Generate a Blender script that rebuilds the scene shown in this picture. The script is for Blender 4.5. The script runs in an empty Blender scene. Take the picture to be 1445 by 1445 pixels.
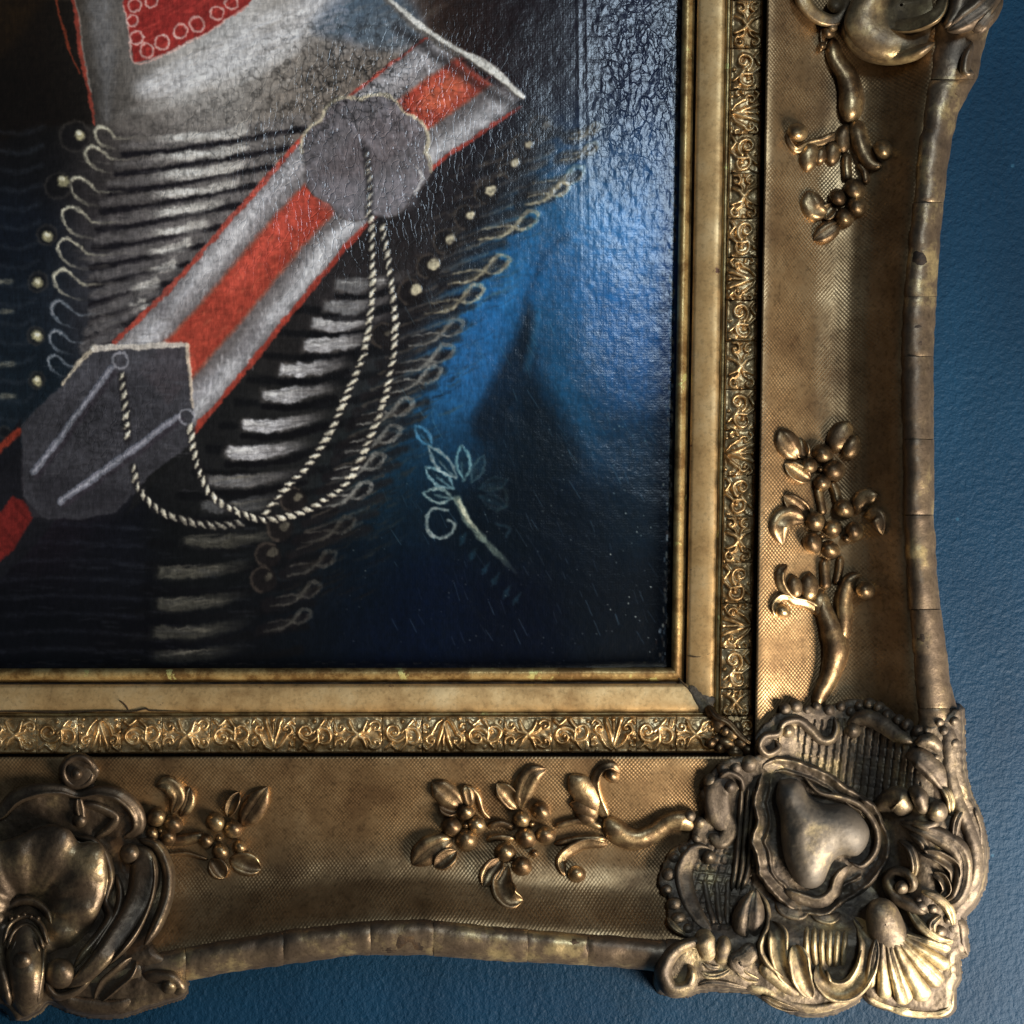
import bpy, math, random
import numpy as np
random.seed(7)
rng = np.random.default_rng(7)

# ------------------------------------------------------------------ units
S = 0.0004          # metres per unit ("unit" = one photo pixel at the canvas plane)
D = 1700.0          # camera distance in units
C0 = 722.5

def P(px, py, h):
    """world position of a point of height h (units in front of the canvas)"""
    px = np.asarray(px, float); py = np.asarray(py, float); h = np.asarray(h, float)
    k = (D - h) / D
    return np.stack([(px - C0) * k * S, -h * S, (C0 - py) * k * S], -1)

# ------------------------------------------------------------------ camera, world, lamps, exposure
sc = bpy.context.scene
cam_d = bpy.data.cameras.new('camera'); cam = bpy.data.objects.new('camera', cam_d)
sc.collection.objects.link(cam); sc.camera = cam
cam.location = (0, -D * S, 0); cam.rotation_euler = (math.radians(90), 0, 0)
cam_d.sensor_width = 36; cam_d.lens = 36 * D / 1445.0
cam_d.clip_start = 0.01; cam_d.clip_end = 50

world = bpy.data.worlds.new('World'); sc.world = world; world.use_nodes = True
bg = world.node_tree.nodes['Background']
bg.inputs[0].default_value = (0.75, 0.85, 1.0, 1); bg.inputs[1].default_value = 0.035

def area(name, loc, target, sx, sy, power, col):
    l = bpy.data.lights.new(name, 'AREA'); l.shape = 'RECTANGLE'; l.size = sx; l.size_y = sy
    l.energy = power; l.color = col
    o = bpy.data.objects.new(name, l); sc.collection.objects.link(o)
    from mathutils import Vector
    o.location = loc
    o.rotation_euler = (Vector(target) - Vector(loc)).to_track_quat('-Z', 'Y').to_euler()
    return o
area('window_light', (0.66, -0.37, -0.52), (0.08, 0, -0.05), 0.40, 0.40, 17.0, (1.0, 0.90, 0.76))
area('far_window_light', (0.50, -1.45, 0.66), (0.10, 0, 0.15), 0.22, 0.40, 7.0, (0.66, 0.83, 1.0))

sc.view_settings.view_transform = 'Standard'
try: sc.view_settings.look = 'None'
except Exception: pass
sc.view_settings.gamma = 1; sc.view_settings.exposure = 0.42
sc.render.engine = 'CYCLES'

# ------------------------------------------------------------------ helpers: linking
WLOC = {}
def link(o, parent=None, wloc=(0, 0, 0)):
    sc.collection.objects.link(o)
    WLOC[o.name] = np.array(wloc, float)
    if parent is not None:
        o.parent = parent
        o.location = tuple(np.array(wloc, float) - WLOC[parent.name])
    else:
        o.location = tuple(wloc)
    return o

def empty(name, wloc, parent=None, label=None, cat=None, group=None):
    o = bpy.data.objects.new(name, None); o.empty_display_size = 0.01
    link(o, parent, wloc)
    if label: o['label'] = label
    if cat: o['category'] = cat
    if group: o['group'] = group
    return o

def mesh_obj(name, V, F, m, parent=None, smooth=True, tris=None):
    """V (n,3) world coords; F (k,4) int array or list of faces"""
    V = np.asarray(V, float)
    c = V.mean(0)
    Vl = (V - c).astype(np.float32)
    me = bpy.data.meshes.new(name)
    if isinstance(F, np.ndarray) and F.ndim == 2:
        k, q = F.shape
        me.vertices.add(len(Vl)); me.vertices.foreach_set('co', Vl.ravel())
        me.loops.add(k * q); me.loops.foreach_set('vertex_index', F.astype(np.int32).ravel())
        me.polygons.add(k)
        me.polygons.foreach_set('loop_start', np.arange(0, k * q, q, dtype=np.int32))
        me.polygons.foreach_set('loop_total', np.full(k, q, dtype=np.int32))
        me.polygons.foreach_set('use_smooth', np.full(k, smooth, dtype=bool))
        me.update(calc_edges=True)
    else:
        me.from_pydata([tuple(v) for v in Vl], [], [tuple(f) for f in F])
        me.polygons.foreach_set('use_smooth', [smooth] * len(me.polygons)); me.update()
    me.materials.append(m)
    o = bpy.data.objects.new(name, me)
    return link(o, parent, c)

def grid_faces(nr, nc, closed=False, flip=False):
    r = np.arange(nr - 1)[:, None]; c = np.arange(nc if closed else nc - 1)[None, :]
    c2 = (c + 1) % nc
    a = r * nc + c; b = r * nc + c2; d = (r + 1) * nc + c; e = (r + 1) * nc + c2
    F = np.stack([a, b, e, d], -1).reshape(-1, 4)
    return F[:, ::-1] if flip else F

# ------------------------------------------------------------------ noise (numpy value noise)
def vnoise(x, y, scale, seed=0, octs=3):
    out = 0; amp = 1; tot = 0
    for o in range(octs):
        r = np.random.default_rng(seed * 31 + o)
        T = r.random((64, 64))
        fx = np.asarray(x) / scale * (2 ** o) + 13.7 * o; fy = np.asarray(y) / scale * (2 ** o) + 7.1 * o
        ix = np.floor(fx).astype(int); iy = np.floor(fy).astype(int)
        tx = fx - ix; ty = fy - iy
        tx = tx * tx * (3 - 2 * tx); ty = ty * ty * (3 - 2 * ty)
        g = lambda a, b: T[b % 64, a % 64]
        v = (g(ix, iy) * (1 - tx) + g(ix + 1, iy) * tx) * (1 - ty) + (g(ix, iy + 1) * (1 - tx) + g(ix + 1, iy + 1) * tx) * ty
        out = out + v * amp; tot += amp; amp *= 0.5
    return out / tot * 2 - 1

def srgb(c):
    c = np.asarray(c, float) / 255.0
    return np.where(c <= 0.04045, c / 12.92, ((c + 0.055) / 1.055) ** 2.4)

# ------------------------------------------------------------------ materials
def nodes(m):
    m.use_nodes = True
    nt = m.node_tree
    return nt, nt.nodes['Principled BSDF']

def gilt(name, dark, mid, light, lo=0.42, hi=0.62, scale=60, metal=0.55, rough=(0.36, 0.6), bump=0.25, net=None, speck=0.3, flake=None):
    m = bpy.data.materials.new(name); nt, b = nodes(m); N = nt.nodes.new; L = nt.links.new
    geo = N('ShaderNodeNewGeometry')
    n1 = N('ShaderNodeTexNoise'); n1.inputs['Scale'].default_value = scale; n1.inputs['Detail'].default_value = 8; n1.inputs['Roughness'].default_value = 0.68
    L(geo.outputs['Position'], n1.inputs['Vector'])
    cr = N('ShaderNodeValToRGB'); e = cr.color_ramp.elements
    e[0].position = lo; e[0].color = (*dark, 1); e[1].position = hi; e[1].color = (*light, 1)
    k = cr.color_ramp.elements.new((lo + hi) / 2); k.color = (*mid, 1)
    L(n1.outputs['Fac'], cr.inputs['Fac'])
    # fine specks of dirt
    n2 = N('ShaderNodeTexNoise'); n2.inputs['Scale'].default_value = scale * 14; n2.inputs['Detail'].default_value = 3
    L(geo.outputs['Position'], n2.inputs['Vector'])
    mr = N('ShaderNodeMapRange'); mr.inputs[1].default_value = 0.30; mr.inputs[2].default_value = 0.48; mr.inputs[3].default_value = 1 - speck; mr.inputs[4].default_value = 1
    L(n2.outputs['Fac'], mr.inputs[0])
    mx = N('ShaderNodeMix'); mx.data_type = 'RGBA'; mx.blend_type = 'MULTIPLY'; mx.inputs[0].default_value = 1
    L(cr.outputs[0], mx.inputs[6]); L(mr.outputs[0], mx.inputs[7])
    col = mx.outputs[2]
    if flake:
        n4 = N('ShaderNodeTexNoise'); n4.inputs['Scale'].default_value = flake[1]; n4.inputs['Detail'].default_value = 9; n4.inputs['Roughness'].default_value = 0.7
        mp = N('ShaderNodeMapping'); mp.inputs['Location'].default_value = (3.3, 1.2, 9.1)
        L(geo.outputs['Position'], mp.inputs[0]); L(mp.outputs[0], n4.inputs['Vector'])
        r4 = N('ShaderNodeMapRange'); r4.inputs[1].default_value = flake[2]; r4.inputs[2].default_value = flake[2] + 0.025
        L(n4.outputs['Fac'], r4.inputs[0])
        m4 = N('ShaderNodeMix'); m4.data_type = 'RGBA'; L(r4.outputs[0], m4.inputs[0]); L(col, m4.inputs[6]); m4.inputs[7].default_value = (*flake[0], 1)
        col = m4.outputs[2]
    L(col, b.inputs['Base Color'])
    b.inputs['Metallic'].default_value = metal
    rr = N('ShaderNodeMapRange'); rr.inputs[1].default_value = 0.3; rr.inputs[2].default_value = 0.7; rr.inputs[3].default_value = rough[1]; rr.inputs[4].default_value = rough[0]
    L(n1.outputs['Fac'], rr.inputs[0]); L(rr.outputs[0], b.inputs['Roughness'])
    # bump
    n3 = N('ShaderNodeTexNoise'); n3.inputs['Scale'].default_value = scale * 5; n3.inputs['Detail'].default_value = 6; n3.inputs['Roughness'].default_value = 0.6
    L(geo.outputs['Position'], n3.inputs['Vector'])
    bp = N('ShaderNodeBump'); bp.inputs['Strength'].default_value = bump; bp.inputs['Distance'].default_value = 0.0012
    L(n3.outputs['Fac'], bp.inputs['Height'])
    last = bp
    if net:
        # woven net impressed in the gesso: rows of small dimples in staggered order
        sep = N('ShaderNodeSeparateXYZ'); L(geo.outputs['Position'], sep.inputs[0])
        def mth(op, a, bb=None):
            q = N('ShaderNodeMath'); q.operation = op
            if isinstance(a, (int, float)): q.inputs[0].default_value = a
            else: L(a, q.inputs[0])
            if bb is not None:
                if isinstance(bb, (int, float)): q.inputs[1].default_value = bb
                else: L(bb, q.inputs[1])
            return q.outputs[0]
        wob = N('ShaderNodeTexNoise'); wob.inputs['Scale'].default_value = 35; L(geo.outputs['Position'], wob.inputs['Vector'])
        wv = mth('MULTIPLY', wob.outputs['Fac'], 9.0)
        kx = 2 * math.pi / (net[0] * S)
        a = mth('ADD', mth('MULTIPLY', mth('ADD', sep.outputs[0], mth('MULTIPLY', sep.outputs[2], 0.86)), kx), wv)
        c = mth('ADD', mth('MULTIPLY', mth('SUBTRACT', sep.outputs[0], mth('MULTIPLY', sep.outputs[2], 0.86)), kx), wv)
        s_ = mth('ADD', mth('SINE', a), mth('SINE', c))
        n5 = N('ShaderNodeTexNoise'); n5.inputs['Scale'].default_value = 45; n5.inputs['Detail'].default_value = 4; L(geo.outputs['Position'], n5.inputs['Vector'])
        r5 = N('ShaderNodeMapRange'); r5.inputs[1].default_value = 0.40; r5.inputs[2].default_value = 0.62; r5.inputs[3].default_value = 0.12; r5.inputs[4].default_value = 1; L(n5.outputs['Fac'], r5.inputs[0])
        sm = mth('MULTIPLY', s_, r5.outputs[0])
        bp2 = N('ShaderNodeBump'); bp2.inputs['Strength'].default_value = net[1]; bp2.inputs['Distance'].default_value = 0.0004
        L(sm, bp2.inputs['Height']); L(bp.outputs[0], bp2.inputs['Normal']); last = bp2
    L(last.outputs[0], b.inputs['Normal'])
    return m

G_SIGHT = gilt('worn_gilt_sight', (0.20, 0.11, 0.035), (0.42, 0.27, 0.10), (0.55, 0.39, 0.16), scale=70, metal=0.6, rough=(0.3, 0.5), bump=0.3, flake=((0.62, 0.55, 0.2), 70, 0.62))
G_FLAT = gilt('satin_gilt_flat', (0.36, 0.21, 0.08), (0.64, 0.41, 0.175), (0.82, 0.57, 0.28), lo=0.32, hi=0.66, scale=38, metal=0.62, flake=((0.16, 0.075, 0.045), 55, 0.655), rough=(0.42, 0.6), bump=0.12, speck=0.25)
G_STRIP = gilt('bright_gilt_compo', (0.36, 0.215, 0.085), (0.64, 0.43, 0.20), (0.80, 0.58, 0.31), scale=90, metal=0.62, rough=(0.28, 0.46), bump=0.25, speck=0.45)
G_GROOVE = gilt('dark_groove', (0.02, 0.011, 0.005), (0.05, 0.028, 0.012), (0.11, 0.065, 0.028), scale=90, metal=0.2, rough=(0.5, 0.7), bump=0.3)
G_COVE = gilt('netted_gilt_cove', (0.15, 0.088, 0.041), (0.29, 0.182, 0.087), (0.46, 0.308, 0.158), lo=0.34, hi=0.68, scale=30, metal=0.85, rough=(0.36, 0.5), bump=0.15, net=(5.2, 0.17), speck=0.35)
G_SPRAY = gilt('bronzed_gilt_spray', (0.12, 0.075, 0.04), (0.25, 0.165, 0.085), (0.52, 0.37, 0.19), scale=70, metal=0.85, rough=(0.33, 0.5), bump=0.22, speck=0.35)
G_RIM = gilt('aged_gilt_rim', (0.12, 0.086, 0.058), (0.20, 0.145, 0.092), (0.50, 0.38, 0.19), lo=0.44, hi=0.66, scale=38, metal=0.7, rough=(0.34, 0.55), bump=0.35, speck=0.3)
G_CORNER = gilt('tarnished_bronze_corner', (0.085, 0.064, 0.046), (0.165, 0.125, 0.082), (0.42, 0.32, 0.165), lo=0.42, hi=0.68, scale=48, metal=0.62, rough=(0.42, 0.64), bump=0.45, speck=0.35)
G_CORNERL = gilt('rubbed_gilt_corner', (0.14, 0.105, 0.07), (0.30, 0.225, 0.125), (0.54, 0.43, 0.24), lo=0.38, hi=0.58, scale=60, metal=0.55, rough=(0.46, 0.66), bump=0.45, speck=0.4)
G_CENTRE = gilt('dark_bronze_centre', (0.075, 0.052, 0.034), (0.13, 0.092, 0.058), (0.30, 0.22, 0.12), lo=0.40, hi=0.66, scale=45, metal=0.7, rough=(0.32, 0.52), bump=0.4, speck=0.3)

def wall_mat():
    m = bpy.data.materials.new('blue_wall_paint'); nt, b = nodes(m); N = nt.nodes.new; L = nt.links.new
    geo = N('ShaderNodeNewGeometry')
    n = N('ShaderNodeTexNoise'); n.inputs['Scale'].default_value = 9; n.inputs['Detail'].default_value = 5; L(geo.outputs['Position'], n.inputs['Vector'])
    cr = N('ShaderNodeValToRGB'); e = cr.color_ramp.elements
    e[0].position = 0.3; e[0].color = (0.0016, 0.0195, 0.047, 1); e[1].position = 0.7; e[1].color = (0.0032, 0.0275, 0.062, 1)
    L(n.outputs['Fac'], cr.inputs[0])
    v = N('ShaderNodeTexVoronoi'); v.inputs['Scale'].default_value = 38; L(geo.outputs['Position'], v.inputs['Vector'])
    mr = N('ShaderNodeMapRange'); mr.inputs[1].default_value = 0.035; mr.inputs[2].default_value = 0.05; mr.inputs[3].default_value = 1; mr.inputs[4].default_value = 0; L(v.outputs['Distance'], mr.inputs[0])
    mx = N('ShaderNodeMix'); mx.data_type = 'RGBA'; L(mr.outputs[0], mx.inputs[0]); L(cr.outputs[0], mx.inputs[6]); mx.inputs[7].default_value = (0.015, 0.06, 0.11, 1)
    mp = N('ShaderNodeMapping'); mp.inputs['Scale'].default_value = (22, 1, 5); mp.inputs['Rotation'].default_value = (0, .1, 0); L(geo.outputs['Position'], mp.inputs[0])
    rn = N('ShaderNodeTexNoise'); rn.inputs['Scale'].default_value = 1.0; rn.inputs['Detail'].default_value = 5; L(mp.outputs[0], rn.inputs['Vector'])
    r6 = N('ShaderNodeMapRange'); r6.inputs[1].default_value = .35; r6.inputs[2].default_value = .7; r6.inputs[3].default_value = .88; r6.inputs[4].default_value = 1.14; L(rn.outputs['Fac'], r6.inputs[0])
    m6 = N('ShaderNodeMix'); m6.data_type = 'RGBA'; m6.blend_type = 'MULTIPLY'; m6.inputs[0].default_value = 1; L(mx.outputs[2], m6.inputs[6]); L(r6.outputs[0], m6.inputs[7]); mx = m6
    L(mx.outputs[2], b.inputs['Base Color']); b.inputs['Roughness'].default_value = 0.55; b.inputs['Specular IOR Level'].default_value = 0.15
    a = N('ShaderNodeTexNoise'); a.inputs['Scale'].default_value = 340; a.inputs['Detail'].default_value = 6; a.inputs['Roughness'].default_value = 0.55; L(geo.outputs['Position'], a.inputs['Vector'])
    bp = N('ShaderNodeBump'); bp.inputs['Strength'].default_value = 0.7; bp.inputs['Distance'].default_value = 0.0015; L(a.outputs['Fac'], bp.inputs['Height'])
    L(bp.outputs[0], b.inputs['Normal'])
    return m
M_WALL = wall_mat()

# ------------------------------------------------------------------ frame geometry functions (photo units)
def sh(y):                      # lean of the side rail
    return 14.5 * (870 - np.asarray(y, float)) / 870
RX = dict(s0=948, s1=966, g1=968, f0=970, f1=1009, g2=1016, t0=1017, t1=1063, g3=1067.5, c0=1068)
BY = dict(s0=942, s1=961, g1=963, f0=965, f1=1004, g2=1009, t0=1009.5, t1=1062, g3=1066, c0=1067)
ry = np.array([-120, 0, 65, 105, 215, 285, 400, 485, 727, 860, 965, 1010, 1130, 1480.])
rin = np.array([1325, 1320, 1317, 1312, 1296, 1289, 1277, 1273, 1277, 1284, 1291, 1296, 1300, 1310.])
yo = np.array([-120, 0, 30, 80, 110, 160, 200, 240, 330, 400, 485, 727, 830, 965, 1000, 1100, 1200, 1480.])
rout = np.array([1412, 1400, 1398, 1384, 1379, 1351, 1343, 1336, 1327, 1322, 1318, 1318, 1324, 1341, 1350, 1352, 1352, 1352.])
bx = np.array([-120, 0, 100, 195, 260, 400, 500, 540, 615, 745, 830, 930, 1000, 1100, 1480.])
bin_ = np.array([1385, 1378, 1364, 1350, 1337, 1314, 1303, 1300, 1299, 1312, 1319, 1325, 1328, 1330, 1335.])
bxo = np.array([-120, 0, 195, 262, 330, 400, 500, 615, 700, 830, 930, 1000, 1100, 1480.])
bout = np.array([1425, 1410, 1396, 1384, 1371, 1362, 1348, 1349, 1356, 1362, 1370, 1380, 1385, 1385.])
XIN = lambda y: np.interp(y, ry, rin)
XOUT = lambda y: np.interp(y, yo, rout)
YIN = lambda x: np.interp(x, bx, bin_)
YOUT = lambda x: np.interp(x, bxo, bout)
pu = np.array([0, 0.04, 0.12, 0.25, 0.38, 0.5, 0.62, 0.74, 0.86, 0.95, 1.0, 1.2, 3.0])
ph = np.array([57, 57, 49, 37, 28, 25, 29, 41, 62, 80, 88, 88, 88.])
from math import pi
_pu = np.linspace(0, 3, 601); _ph = np.interp(_pu, pu, ph); _k = np.hanning(25); _k /= _k.sum()
_phs = np.convolve(np.pad(_ph, 12, mode='edge'), _k, 'valid')
PROF = lambda u: np.interp(u, _pu, _phs)
def cove_h(px, py):
    px = np.asarray(px, float); py = np.asarray(py, float)
    ux = (px - (RX['c0'] + sh(py))) / (XIN(py) - (RX['c0'] + sh(py)))
    uy = (py - BY['c0']) / (YIN(px) - BY['c0'])
    u = np.maximum(ux, uy)
    base = np.where(u < 0, 38, PROF(np.clip(u, 0, 3)))
    return base

# ------------------------------------------------------------------ spline + sculpting primitives
def spline(pts, n, closed=False):
    p = np.asarray(pts, float); m = len(p)
    if m == 2 and not closed:
        t = np.linspace(0, 1, n)[:, None]; return p[0] * (1 - t) + p[1] * t
    if closed: q = np.vstack([p[-1], p, p[0], p[1]]); segs = m
    else: q = np.vstack([2 * p[0] - p[1], p, 2 * p[-1] - p[-2]]); segs = m - 1
    T = np.linspace(0, segs, n, endpoint=not closed)
    out = []
    for t in T:
        i = min(int(t), segs - 1); f = t - i
        a, b, c, d = q[i], q[i + 1], q[i + 2], q[i + 3]
        out.append(0.5 * ((2 * b) + (c - a) * f + (2 * a - 5 * b + 4 * c - d) * f * f + (3 * b - a - 3 * c + d) * f ** 3))
    return np.array(out)

SEED = [0]
def ridge(name, pts, w, H, mat, parent, sec='dome', n=None, m=11, lift=0.0, ends=(0.18, 0.18), absz=None, skirt=14, rough=0.7):
    """carved stroke: spine pts, half width w (list ok), height H above the ground it lies on"""
    pts = np.asarray(pts, float)
    L = np.sqrt((np.diff(pts, axis=0) ** 2).sum(1)).sum()
    if n is None: n = int(np.clip(L / 3.2, 12, 70))
    sp = spline(pts, n)
    tg = np.gradient(sp, axis=0); tg /= np.linalg.norm(tg, axis=1)[:, None] + 1e-9
    nm = np.stack([-tg[:, 1], tg[:, 0]], 1)
    t = np.linspace(0, 1, n)
    W = np.interp(t, np.linspace(0, 1, len(np.atleast_1d(w))), np.atleast_1d(w))
    HH = np.interp(t, np.linspace(0, 1, len(np.atleast_1d(H))), np.atleast_1d(H))
    er = np.ones(n)
    if ends[0] > 0: er *= np.sqrt(np.clip(1 - (1 - np.clip(t / ends[0], 0, 1)) ** 2, 0.02, 1))
    if ends[1] > 0: er *= np.sqrt(np.clip(1 - (1 - np.clip((1 - t) / ends[1], 0, 1)) ** 2, 0.02, 1))
    s = np.sin(np.linspace(-pi / 2, pi / 2, m))
    dome = np.sqrt(np.clip(1 - s * s, 0, 1))
    if sec == 'dome': pr = dome
    elif sec == 'vein': pr = dome ** 0.8 - 0.42 * np.exp(-(s / 0.2) ** 2)
    elif sec == 'scoop': pr = np.where(np.abs(s) > 0.97, 0, 0.38 + 0.62 * np.clip(np.abs(s) / 0.8, 0, 1) ** 2.2) * np.where(np.abs(s) > 0.8, np.sqrt(np.clip(1 - ((np.abs(s) - 0.8) / 0.2) ** 2, 0, 1)) * 0.9 + 0.1, 1)
    elif sec == 'ribs': pr = dome ** 0.7 * (0.82 + 0.18 * np.cos(3 * pi * s * 1.3))
    elif sec == 'lip': pr = dome * (0.65 + 0.45 * (s > 0.1) * np.exp(-((s - 0.6) / 0.25) ** 2) * 1.2)
    elif sec == 'flat': pr = np.clip((1 - np.abs(s)) / 0.28, 0, 1) ** 0.6
    X = sp[:, None, 0] + nm[:, None, 0] * s[None] * (W * er)[:, None]
    Y = sp[:, None, 1] + nm[:, None, 1] * s[None] * (W * er)[:, None]
    SEED[0] += 1
    nz = vnoise(X, Y, 9, SEED[0], 3) * rough
    base = cove_h(sp[:, 0], sp[:, 1]) if absz is None else np.interp(t, np.linspace(0, 1, len(np.atleast_1d(absz))), np.atleast_1d(absz))
    Z = base[:, None] + lift + (HH * er)[:, None] * pr[None] + nz * (pr[None] > 0.05)
    # skirts
    X = np.concatenate([X[:, :1], X, X[:, -1:]], 1); Y = np.concatenate([Y[:, :1], Y, Y[:, -1:]], 1)
    Z = np.concatenate([Z[:, :1] - skirt, Z, Z[:, -1:] - skirt], 1)
    V = P(X, Y, Z).reshape(-1, 3)
    return mesh_obj(name, V, grid_faces(n, m + 2, flip=False), mat, parent)

def blob(name, x, y, r, H, mat, parent, lift=0.0, ry_=None, rot=0, rings=8, segs=18, absz=None, cleft=0):
    ry_ = r if ry_ is None else ry_
    th = np.linspace(0, pi / 2 * 1.12, rings)[:, None]; ph_ = np.linspace(0, 2 * pi, segs, endpoint=False)[None]
    rr = np.sin(th); zz = np.cos(th)
    u = rr * np.cos(ph_) * r; v = rr * np.sin(ph_) * ry_
    X = x + u * math.cos(rot) - v * math.sin(rot); Y = y + u * math.sin(rot) + v * math.cos(rot)
    SEED[0] += 1
    base = float(cove_h(x, y)) if absz is None else absz
    Z = base + lift + H * zz * np.ones_like(u) + vnoise(X, Y, r, SEED[0], 2) * 0.7
    # skirt
    X = np.vstack([X, X[-1:]]); Y = np.vstack([Y, Y[-1:]]); Z = np.vstack([Z, Z[-1:] - 14])
    V = P(X, Y, Z).reshape(-1, 3)
    return mesh_obj(name, V, grid_faces(rings + 1, segs, closed=True), mat, parent)

def pillow(name, outline, centre, H, mat, parent, lift=0, rings=12, segs=64, p=2.0, rib=0, ribn=0, cup=0, absz=None, skirt=22, rough=1.0, tilt=(0, 0)):
    o = spline(outline, segs, closed=True); c = np.asarray(centre, float)
    r = np.sin(np.linspace(0.02, 1, rings) * pi / 2)[:, None]
    X = c[0] + (o[:, 0] - c[0])[None] * r; Y = c[1] + (o[:, 1] - c[1])[None] * r
    ang = np.arctan2(o[:, 1] - c[1], o[:, 0] - c[0])[None]
    pr = (1 - r ** p) ** (1 / 2.0)
    SEED[0] += 1
    base = cove_h(X, Y) if absz is None else absz + 0 * X
    Z = base + lift + H * pr + rib * np.cos(ribn * ang) * r * (r < 0.995) - cup * np.exp(-(r / 0.4) ** 2) + vnoise(X, Y, 14, SEED[0], 3) * rough * pr
    Z = Z + tilt[0] * (X - c[0]) + tilt[1] * (Y - c[1])
    X = np.vstack([X, X[-1:]]); Y = np.vstack([Y, Y[-1:]]); Z = np.vstack([Z, Z[-1:] - skirt])
    return mesh_obj(name, P(X, Y, Z).reshape(-1, 3), grid_faces(rings + 1, segs, closed=True), mat, parent)

def seg_dist(X, Y, pts, closed=False):
    pts = np.asarray(pts, float); n = len(pts)
    d = np.full(X.shape, 1e9); T = np.zeros(X.shape)
    tot = n if closed else n - 1
    for i in range(tot):
        a = pts[i]; b = pts[(i + 1) % n]; v = b - a; L2 = v @ v + 1e-9
        t = np.clip(((X - a[0]) * v[0] + (Y - a[1]) * v[1]) / L2, 0, 1)
        dd = (X - a[0] - t * v[0]) ** 2 + (Y - a[1] - t * v[1]) ** 2
        k = dd < d; d = np.where(k, dd, d); T = np.where(k, (i + t) / tot, T)
    return np.sqrt(d), T
def inside(X, Y, poly):
    c = np.zeros(X.shape, bool); n = len(poly)
    for i in range(n):
        x1, y1 = poly[i]; x2, y2 = poly[(i + 1) % n]
        if y1 == y2: continue
        k = ((y1 > Y) != (y2 > Y)) & (X < (x2 - x1) * (Y - y1) / (y2 - y1) + x1)
        c ^= k
    return c
def sdf(X, Y, poly, smoothn=None):
    if smoothn: poly = spline(poly, smoothn, closed=True)
    d, _ = seg_dist(X, Y, poly, True)
    return np.where(inside(X, Y, poly), d, -d)

def relief(name, X, Y, Z, keep, mat, parent):
    nr, nc = X.shape
    F = grid_faces(nr, nc)
    kv = keep.ravel(); F = F[kv[F].any(1)]
    used = np.unique(F); mp = np.zeros(nr * nc, int); mp[used] = np.arange(len(used))
    V = P(X, Y, Z).reshape(-1, 3)[used]
    return mesh_obj(name, V, mp[F], mat, parent)

def Zf(ox, oy, s):
    return lambda *a: [(ox + x / s, oy + y / s) for x, y in a]
Z1 = Zf(960, 0, 2.98); Z2 = Zf(960, 480, 2.98); Z3 = Zf(900, 945, 2.89); Z4 = Zf(480, 945, 2.89); Z5 = Zf(0, 945, 2.89)

# ================================================================== WALL
wy = 48 * S
wall = mesh_obj('wall', [(-1.6, wy, -1.6), (1.6, wy, -1.6), (1.6, wy, 1.6), (-1.6, wy, 1.6)], np.array([[0, 1, 2, 3]]), M_WALL, None, smooth=False)
wall['kind'] = 'structure'

# ================================================================== FRAME
frame = empty('picture_frame', (0, 48 * S, 0), None,
              'ornate antique gilt picture frame with flower sprays and carved corner hung on blue wall', 'picture frame')

def rail(name, keys, hs, mat, n=60, rough=0.0, seed=0, split=1):
    """keys: list of (X offset key/num for side rail, Y for bottom rail); hs heights; makes side and bottom pieces with a mitre"""
    kx = np.array([k[0] for k in keys], float); ky = np.array([k[1] for k in keys], float); hs = np.array(hs, float)
    out = []
    # bottom: x from -140 to mitre
    xe = kx + sh(ky)
    t = np.linspace(0, 1, n * 2)[:, None]
    X = -140 + (xe[None] + 140) * t; Y = ky[None] + 1.6 * (1 - t) + 0 * X
    Z = hs[None] + vnoise(X, Y, 40, seed + 3, 3) * rough + 0 * X
    out.append(mesh_obj(name, P(X, Y, Z).reshape(-1, 3), grid_faces(n * 2, len(hs), flip=True), mat, frame))
    Y = -140 + (ky[None] + 140) * t; X = kx[None] + sh(Y)
    Z = hs[None] + vnoise(X, Y, 40, seed + 4, 3) * rough + 0 * X
    out.append(mesh_obj(name, P(X, Y, Z).reshape(-1, 3), grid_faces(n * 2, len(hs)), mat, frame))
    return out

def K(a, b, f0, f1=None, n=2):
    f = np.linspace(f0, f1, n) if f1 is not None else [f0]
    return [(RX[a] + (RX[b] - RX[a]) * q, BY[a] + (BY[b] - BY[a]) * q) for q in f]
f = np.linspace(0, 1, 9)
rail('sight_moulding', [(RX['s0'], BY['s0'])] + K('s0', 's1', 0, 1, 9), [-3] + list(6 + 11 * np.sin(pi * (0.12 + 0.86 * f)) ** 0.8), G_SIGHT, rough=0.8, seed=1)
rail('groove', [(RX['s1'], BY['s1']), (RX['f0'], BY['f0'])], [4, 4], G_GROOVE)
f = np.linspace(0, 1, 8)
rail('flat_band', [(RX['f0'] - 0.5, BY['f0'] - 0.5)] + K('f0', 'f1', 0, 1, 8) + [(RX['f1'] + .5, BY['f1'] + .5)], [3] + list(17 + 10 * f + 2.0 * np.sin(pi * f) - 2 * (f > 0.95)) + [14], G_FLAT, rough=0.7, seed=5)
rail('groove', [(RX['f1'] - 1, BY['f1'] - 1), (RX['f1'] + 2, BY['f1'] + 1.2), (RX['t0'] - 1.5, BY['t0'] - 1.2), (RX['t0'] + 1, BY['t0'] + 1)], [15, 25, 27, 16], G_SIGHT)
rail('groove', [(RX['t1'] - 2, BY['t1'] - 2), (RX['t1'] + 0.5, BY['t1'] + .5), (RX['g3'], BY['g3']), (RX['c0'] + .6, BY['c0'] + .6)], [30, 8, 8, 30], G_GROOVE)

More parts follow.
